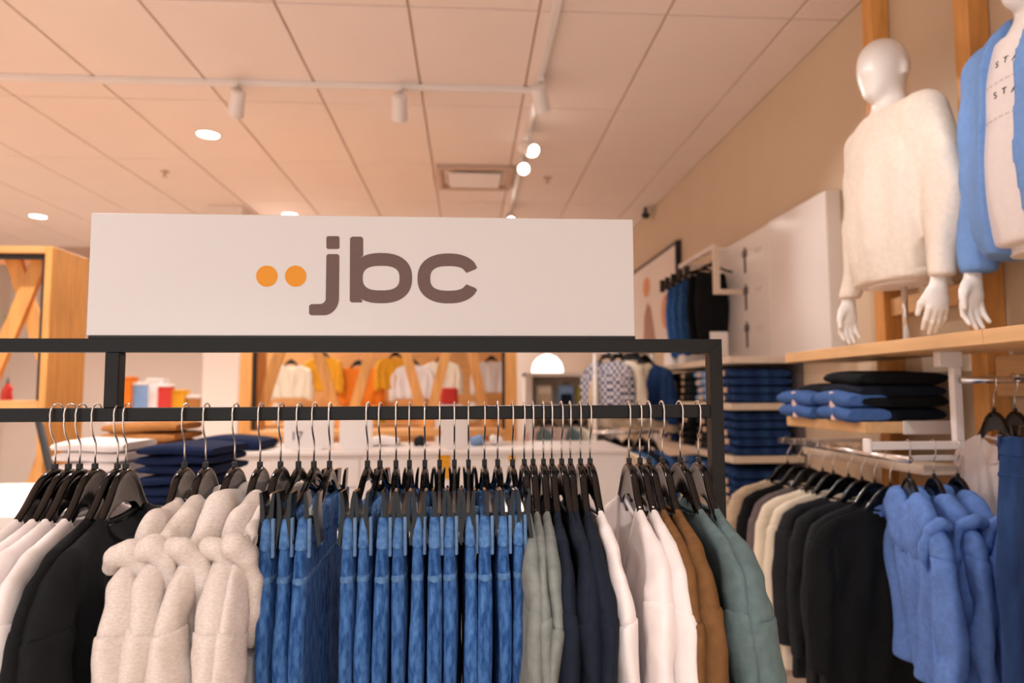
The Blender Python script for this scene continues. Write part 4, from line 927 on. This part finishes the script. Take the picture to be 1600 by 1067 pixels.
for k, (px, m, lb, sy) in enumerate(((548, 'matte_black', 'small black box lying on the white counter', 1), (600, 'white_matte', 'white folded cloth lying along the white counter', 2.), (655, 'charcoal', 'dark grey folded cloth on the white counter', .7), (745, 'light_blue', 'pale blue folded cloth on the white counter', .9), (775, 'white_matte', 'white folded cloth at the end of the white counter', .8))):
    t = thing('counter_cloth', lb, 'cloth', (ptop(px, 695, 3.5), 3.52, cz), R(90)); t.scale = (.35, .28*sy, .9); obj('folded_cloth', fold_me(k % 4, m), MT[m], t)

# garments seen through the portal and beyond (one mesh per kind, recoloured copies)
FAR = top_garment('far_top', t=.03, ts=.034, seed=120, fold=.010, dipF=.07, face=-1, h=.012, L=.62)
FARC = {}
def far_parts(m):
    if m not in FARC:
        FARC[m] = [(n, me.copy()) for n, me in FAR]
        for n, me in FARC[m]: me.materials.clear()
    return FARC[m]
CHK = bpy.data.materials.new('plaid'); CHK.use_nodes = True
_nt = CHK.node_tree; _b = _nt.nodes['Principled BSDF']; _c = _nt.nodes.new('ShaderNodeTexChecker'); _t = _nt.nodes.new('ShaderNodeTexCoord')
_c.inputs['Scale'].default_value = 34; _c.inputs['Color1'].default_value = (*S(46, 58, 92), 1); _c.inputs['Color2'].default_value = (*S(214, 206, 210), 1)
_nt.links.new(_t.outputs['Object'], _c.inputs['Vector']); _nt.links.new(_c.outputs['Color'], _b.inputs['Base Color']); _b.inputs['Roughness'].default_value = .9
MT['plaid'] = CHK
def far_rail(name, label, x0, x1, y, z):
    t = thing(name, label, 'clothes rail', (0, y, 0))
    obj('rail', MB().tube([(x0, 0, z-.0125), (x1, 0, z-.0125)], .0125, 10).mesh('rail', True), MT['chrome'], t)
    for x in (x0+.02, x1-.02): obj('upright', MB().tube([(x, .0, 0), (x, .0, z-.012)], .012, 10).mesh('upright', True), MT['white_metal'], t)
    for x in (x0+.02, x1-.02): obj('foot', MB().box(x-.015, x+.015, -.22, .22, 0, .02, .003).mesh('foot'), MT['white_metal'], t)
def far_top(px, py, Y, m, sc, rz, label, grp, name='hanging_jumper', cat='top', hng=True, dz=0):
    """garment whose neckline centre is seen at the pixel; hangs from a hook sc*0.18 above"""
    p = onY(px, py, Y); loc = (p[0], Y, p[2]+.2*sc)
    g = thing(name, label, cat, loc, rz, grp); g.scale = (sc, sc, sc)
    for n, me in far_parts(m): obj(n, me, MT[m], g)
    if hng:
        hg = hanger(loc, rz, 'hanger with the '+label, 'hangers at the back of the shop'); hg.scale = (sc, sc, sc)
GB = 'tops on the rail behind the oak portal'
YB = 6.6
far_rail('back_rail', 'steel clothes rail behind the wide oak portal with bright children tops', onY(405, 560, YB)[0], onY(790, 560, YB)[0], YB, onY(600, 535, YB)[2])
for (px, py, m, sc, rz, lb) in ((455, 572, 'cream', .72, 88, 'cream top behind the oak portal slats, next to the yellow one'), (505, 560, 'yellow', .75, 70, 'mustard yellow top between the cream and orange ones'), (560, 575, 'orange', .85, 90, 'orange top hanging in the gap of the oak portal'),
                                (618, 560, 'yellow', .7, 110, 'yellow top beside the orange one behind the portal'), (645, 572, 'white', .75, 92, 'white top on the rail behind the portal'), (690, 566, 'cream', .7, 80, 'cream top beside the red bag behind the portal'), (768, 566, 'white', .7, 100, 'white top at the end of the rail behind the portal')):
    far_top(px, py, YB, m, sc, R(rz), lb, GB)
# red bag, grey pouf
def bag_parts(w, h, d):
    P, org = gridpts((-w/2-.02, -d/2-.05, -.01), (w/2+.02, d/2+.02, h+.02), .012)
    def rb(P, c, r, k): q_ = np.abs(P-np.array(c))-np.array(r)+k; return np.linalg.norm(np.maximum(q_, 0), axis=-1)+np.minimum(q_.max(-1), 0)-k
    b = rb(P, (0, 0, h/2), (w/2, d/2, h/2), .05); b = np.maximum(b, -(P[..., 2]-.001)*1)
    pk = rb(P, (0, -d/2-.01, h*.32), (w*.36, .035, h*.26), .03)
    return np_mesh('bag_body', *snets(b, org, .012, 1)), np_mesh('front_pocket', *snets(pk, org, .012, 1))
BAG = bag_parts(.28, .36, .16)
HANDLE = MB().tube([(-.05, 0, .34), (-.045, 0, .385), (0, 0, .40), (.045, 0, .385), (.05, 0, .34)], .010, 8).mesh('bag_handle', True)
def backpack(px, py, Y, m, m2, label, sc=1., z=None):
    p = onY(px, py, Y); t = thing('backpack', label, 'backpack', (p[0], Y, p[2] if z is None else z), 0, 'backpacks on the back shelf'); t.scale = (sc, sc, sc)
    for me, n, mm in ((BAG[0], 'bag_body', m), (BAG[1], 'front_pocket', m2), (HANDLE, 'bag_handle', m2)):
        c = me.copy(); c.materials.clear(); obj(n, c, MT[mm], t)
# back shelf with backpacks
YK = 7.4
bs_ = thing('back_shelf', 'white open shelf at the back wall holding three backpacks', 'shelving', (0, YK, 0))
k0, k1 = onY(819, 600, YK)[0], onY(962, 600, YK)[0]; kz0, kz1 = onY(880, 634, YK)[2], onY(880, 590, YK)[2]
for (a, b) in ((k0, k0+.07), (k1-.05, k1)): obj('side_panel', MB().box(a, b, -.18, .25, 0, kz1+.05, .003).mesh('side_panel'), MT['white_matte'], bs_)
for z in (kz0, kz0-.55, kz1+.05): obj('shelf_board', MB().box(k0, k1, -.20, .25, z-.04, z, .003).mesh('shelf_board'), MT['white_matte'], bs_)
obj('back_panel', MB().box(k0+.07, k1-.05, .23, .25, 0, kz1+.01).mesh('back_panel'), MT['shelf_pale'], bs_)
for (px, m, m2, lb) in ((850, 'cream', 'beige', 'cream backpack on the back shelf'), (884, 'light_blue', 'navy', 'pale blue backpack in the middle of the back shelf'), (914, 'olive', 'tan', 'olive yellow backpack on the back shelf')):
    backpack(px, 632, YK, m, m2, lb, .62, kz0)
for (px, m, lb) in ((852, 'tan', 'tan backpack on the lower level of the back shelf'), (888, 'teal', 'teal backpack on the lower level of the back shelf'), (918, 'charcoal', 'charcoal backpack on the lower level of the back shelf')):
    backpack(px, 632, YK, m, m, lb, .8, kz0-.55)
p = obj('dome_lamp', smooth_by_angle(MB().lathe([(.17, 0), (.168, .05), (.15, .11), (.10, .17), (.03, .20), (.012, .205)], 28).mesh('dome_lamp'), 50), mat('lamp_shade_glow', (1, .96, .9), emit=(1, .93, .86), estr=2.5, noise=.001), None, (onY(856, 591, YK-.05)[0], YK-.02, kz1+.051)); tag(p, 'glowing white dome lamp standing on top of the back shelf', 'lamp')
t = obj('red_bag', BAG[0].copy(), None, None, (onY(702, 630, 6.2)[0], 6.2, onY(702, 632, 6.2)[2])); t.data.materials.clear(); t.data.materials.append(MT['red']); t.scale = (.55, .6, .42); tag(t, 'small red bag on a stand behind the portal slats', 'bag')
p = obj('bag_stand', MB().box(-.12, .12, -.1, .1, 0, onY(702, 632, 6.2)[2]-.001, .004).mesh('bag_stand'), MT['white_matte'], None, (onY(702, 630, 6.2)[0], 6.2, 0)); tag(p, 'white stand under the small red bag', 'stand')
# rails on the right, behind the rack end
GR = 'clothes on the far rail'
YR = 4.7
far_rail('far_rail', 'steel clothes rail with plaid shirt and beige coat before the jeans shelving', onY(925, 560, YR)[0], onY(1022, 560, YR)[0], YR, onY(980, 548, YR)[2])
for (px, py, m, sc, rz, lb) in ((948, 566, 'plaid', .85, 35, 'navy and white plaid shirt on the far rail'), (966, 566, 'cream', .9, 30, 'cream shirt between the plaid one and the beige coat'), (988, 570, 'beige', 1.05, 75, 'beige coat hanging on the far rail'), (1008, 572, 'denim_dark', .9, 35, 'dark blue shirt behind the beige coat')):
    far_top(px, py, YR, m, sc, R(rz), lb, GR, 'far_shirt', 'shirt')
YQ = 4.1
far_rail('low_rail', 'low steel clothes rail with beige tops and blue ones behind the rack', onY(925, 680, YQ)[0], onY(1030, 680, YQ)[0], YQ, onY(980, 672, YQ)[2])
for (px, m, sc, rz, lb) in ((945, 'beige', .95, 50, 'beige top foremost on the low rail'), (962, 'cream', .9, 40, 'cream top second on the low rail'), (982, 'denim_mid', .9, 30, 'blue denim shirt in the middle of the low rail'), (1003, 'navy', .9, 25, 'navy top near the end of the low rail'), (1018, 'denim', .85, 20, 'faded denim shirt at the end of the low rail')):
    far_top(px, 705, YQ, m, sc, R(rz), lb, 'clothes on the low rail', 'low_shirt', 'shirt')
YM = 5.6
far_rail('middle_rail', 'steel rail with teal and rose clothes between portal and back shelf', onY(826, 640, YM)[0], onY(932, 640, YM)[0], YM, onY(880, 640, YM)[2])
for (px, m, sc, rz, lb) in ((842, 'teal', .8, 20, 'teal top on the middle rail'), (858, 'rose', .8, 80, 'rose top in view on the middle rail'), (884, 'teal', .8, 25, 'second teal top beside the rose one on the middle rail'), (900, 'cream', .8, 30, 'cream top on the middle rail'), (918, 'charcoal', .8, 25, 'charcoal top at the end of the middle rail')):
    far_top(px, 668, YM, m, sc, R(rz), lb, 'clothes on the middle rail', 'rail_jumper')
# far table with toys and boxes on the left
YT = 7.6
zt7 = onY(255, 641, YT)[2]
ft = thing('far_table', 'low white display table by the far pillar, crowded with boxes', 'table', (0, YT, 0))
a, b = onY(185, 640, YT)[0], onY(318, 640, YT)[0]
obj('table_top', MB().box(a, b, -.3, .4, zt7-.04, zt7, .004).mesh('table_top'), MT['white_matte'], ft)
for x in (a+.05, b-.05):
    for y in (-.26, .36): obj('leg', MB().box(x-.03, x+.03, y-.03, y+.03, 0, zt7-.04, .003).mesh('leg'), MT['white_matte'], ft)
for k, (px, w, h, m, lb) in enumerate(((200, .16, .36, 'orange', 'orange carton on the far table'), (222, .14, .30, 'light_blue', 'pale blue carton on the far table'), (243, .16, .34, 'white_matte', 'white carton on the far table'), (262, .13, .28, 'red', 'red carton on the far table'), (281, .14, .22, 'yellow', 'yellow carton on the far table'), (301, .12, .16, 'tan', 'tan carton on the far table'))):
    t = thing('carton', lb, 'box', (onY(px, 640, YT)[0], YT-.05+.04*(k % 3), zt7), .2*math.sin(k*3), 'cartons on the far table')
    obj('box_body', MB().box(-w/2, w/2, -w/2, w/2, 0, h-.03, .006).mesh('box_body'), MT[m], t); obj('lid', MB().box(-w/2-.006, w/2+.006, -w/2-.006, w/2+.006, h-.03, h, .006).mesh('lid'), MT['white_matte' if k % 2 else m], t)
# small red garment and exit sign at the far left
far_top(12, 600, 4.6, 'red', .45, R(40), 'small red top hanging beyond the left oak portal', None, 'red_jumper', 'jumper')
p = obj('exit_sign', MB().box(-.17, .17, -.02, .02, -.06, .06, .006).mesh('exit_sign'), mat('exit_green', S(40, 120, 72), rough=.4, emit=S(40, 130, 80), estr=.4, noise=.05), None, onY(2, 501, 9.55)); tag(p, 'green exit sign on the far wall seen through the oak portal', 'sign')
p = obj('exit_sign', MB().box(-.09, .09, -.02, .02, -.08, .08, .006).mesh('exit_sign'), bpy.data.materials['exit_green'], None, onY(954, 553, 9.55)); tag(p, 'small green sign on the far wall above the plaid shirt', 'sign')
# pale oak panel behind the bright tops
a, b = onY(402, 600, 7.1), onY(792, 600, 7.1)
op = thing('oak_back_panel', 'pale oak panel with ledges standing behind the bright tops', 'panel', (0, 7.1, 0))
obj('board', MB().box(a[0], b[0], 0, .04, 0, 2.1, .004).mesh('board'), MT['wood_x'], op)
for z in (.75, 1.12): obj('ledge', MB().box(a[0]+.02, b[0]-.02, -.25, 0, z, z+.03, .004).mesh('ledge'), MT['wood_x'], op)
GP = 'small items on the oak ledge'
for k, (px, m, w, h, lb) in enumerate(((432, 'white_matte', .10, .20, 'white bottle-shaped pot on the oak ledge'), (462, 'taupe', .26, .16, 'round grey pouf on the oak ledge'), (528, 'white_matte', .12, .18, 'white pot on the oak ledge beside the orange top'), (595, 'olive', .12, .24, 'lime green pot on the oak ledge'), (660, 'rose', .14, .22, 'rose pot on the oak ledge'), (742, 'cream', .16, .2, 'cream pot on the oak ledge by the portal post'))):
    o = obj('ledge_pot', smooth_by_angle(MB().lathe([(w*.36, 0), (w*.5, h*.3), (w*.48, h*.65), (w*.3, h*.9), (w*.32, h), (w*.2, h*.98)], 20).mesh('ledge_pot'), 50), MT[m], None, (onY(px, 630, 6.97)[0], 6.97, 1.1505)); tag(o, lb, 'pot', GP)
# print on the white T-shirt of the jacket mannequin
from mathutils.bvhtree import BVHTree
bv = BVHTree.FromPolygons([tuple(v.co) for v in tee.vertices], [tuple(p.vertices) for p in tee.polygons])
t_o = [c for c in mann2.children if c.name.startswith('t_shirt')][0]
def on_tee(y, z):
    h = bv.ray_cast(Vector((1, y, z)), Vector((-1, 0, 0))); return h[0], h[1]
for (z0, txt, size) in ((.745, 'O STAR', .026), (.655, 'O STAR', .026)):
    n = len(txt); bmv = MB()
    for i, ch in enumerate(txt):
        if ch == ' ': continue
        f = (i-(n-1)/2)/((n-1)/2); y = -(-.075*f); z = z0-.022*f*f
        loc, nor = on_tee(y, z)
        if loc is None: continue
        me = text_mesh(ch, size)
        up = Vector((0, 0, 1)); xa = up.cross(nor).normalized(); ua = nor.cross(xa); ro = -f*.35
        xa2 = xa*math.cos(ro)+ua*math.sin(ro)*-1 if False else xa*math.cos(ro)-ua*math.sin(ro)*-1; ua2 = nor.cross(xa2)
        bmv.add([tuple(loc+nor*.0012+xa2*v.co.x+ua2*v.co.z-nor*v.co.y) for v in me.vertices], [tuple(p.vertices) for p in me.polygons])
    obj('printed_lettering', bmv.mesh('printed_lettering', fix=False), INK, t_o)
for z0 in (.695, .592):
    loc, nor = on_tee(0, z0)
    bmv = MB()
    for k in range(7):
        l, nn = on_tee(-.06+.02*k, z0); l2, _ = on_tee(-.06+.02*k+.014, z0)
        if l is None or l2 is None: continue
        bmv.add([tuple(l+nn*.0012), tuple(l2+nn*.0012), tuple(l2+nn*.0012+Vector((0, 0, .004))), tuple(l+nn*.0012+Vector((0, 0, .004)))], [(0, 1, 2, 3)])
    obj('printed_line', bmv.mesh('printed_line', fix=False), FIGL, t_o)
# stitched pocket on the dark jeans
dj = [o for o in bpy.data.objects if o.name == 'dark_jeans'][0]
STITCH = mat('stitching', S(186, 176, 170), rough=.8, noise=.1, nscale=200)
for z in (-.215, -.255):
    obj('pocket_stitching', MB().box(-.0265, -.0245, .085, .165, z, z+.006, .001).mesh('pocket_stitching'), STITCH, dj)
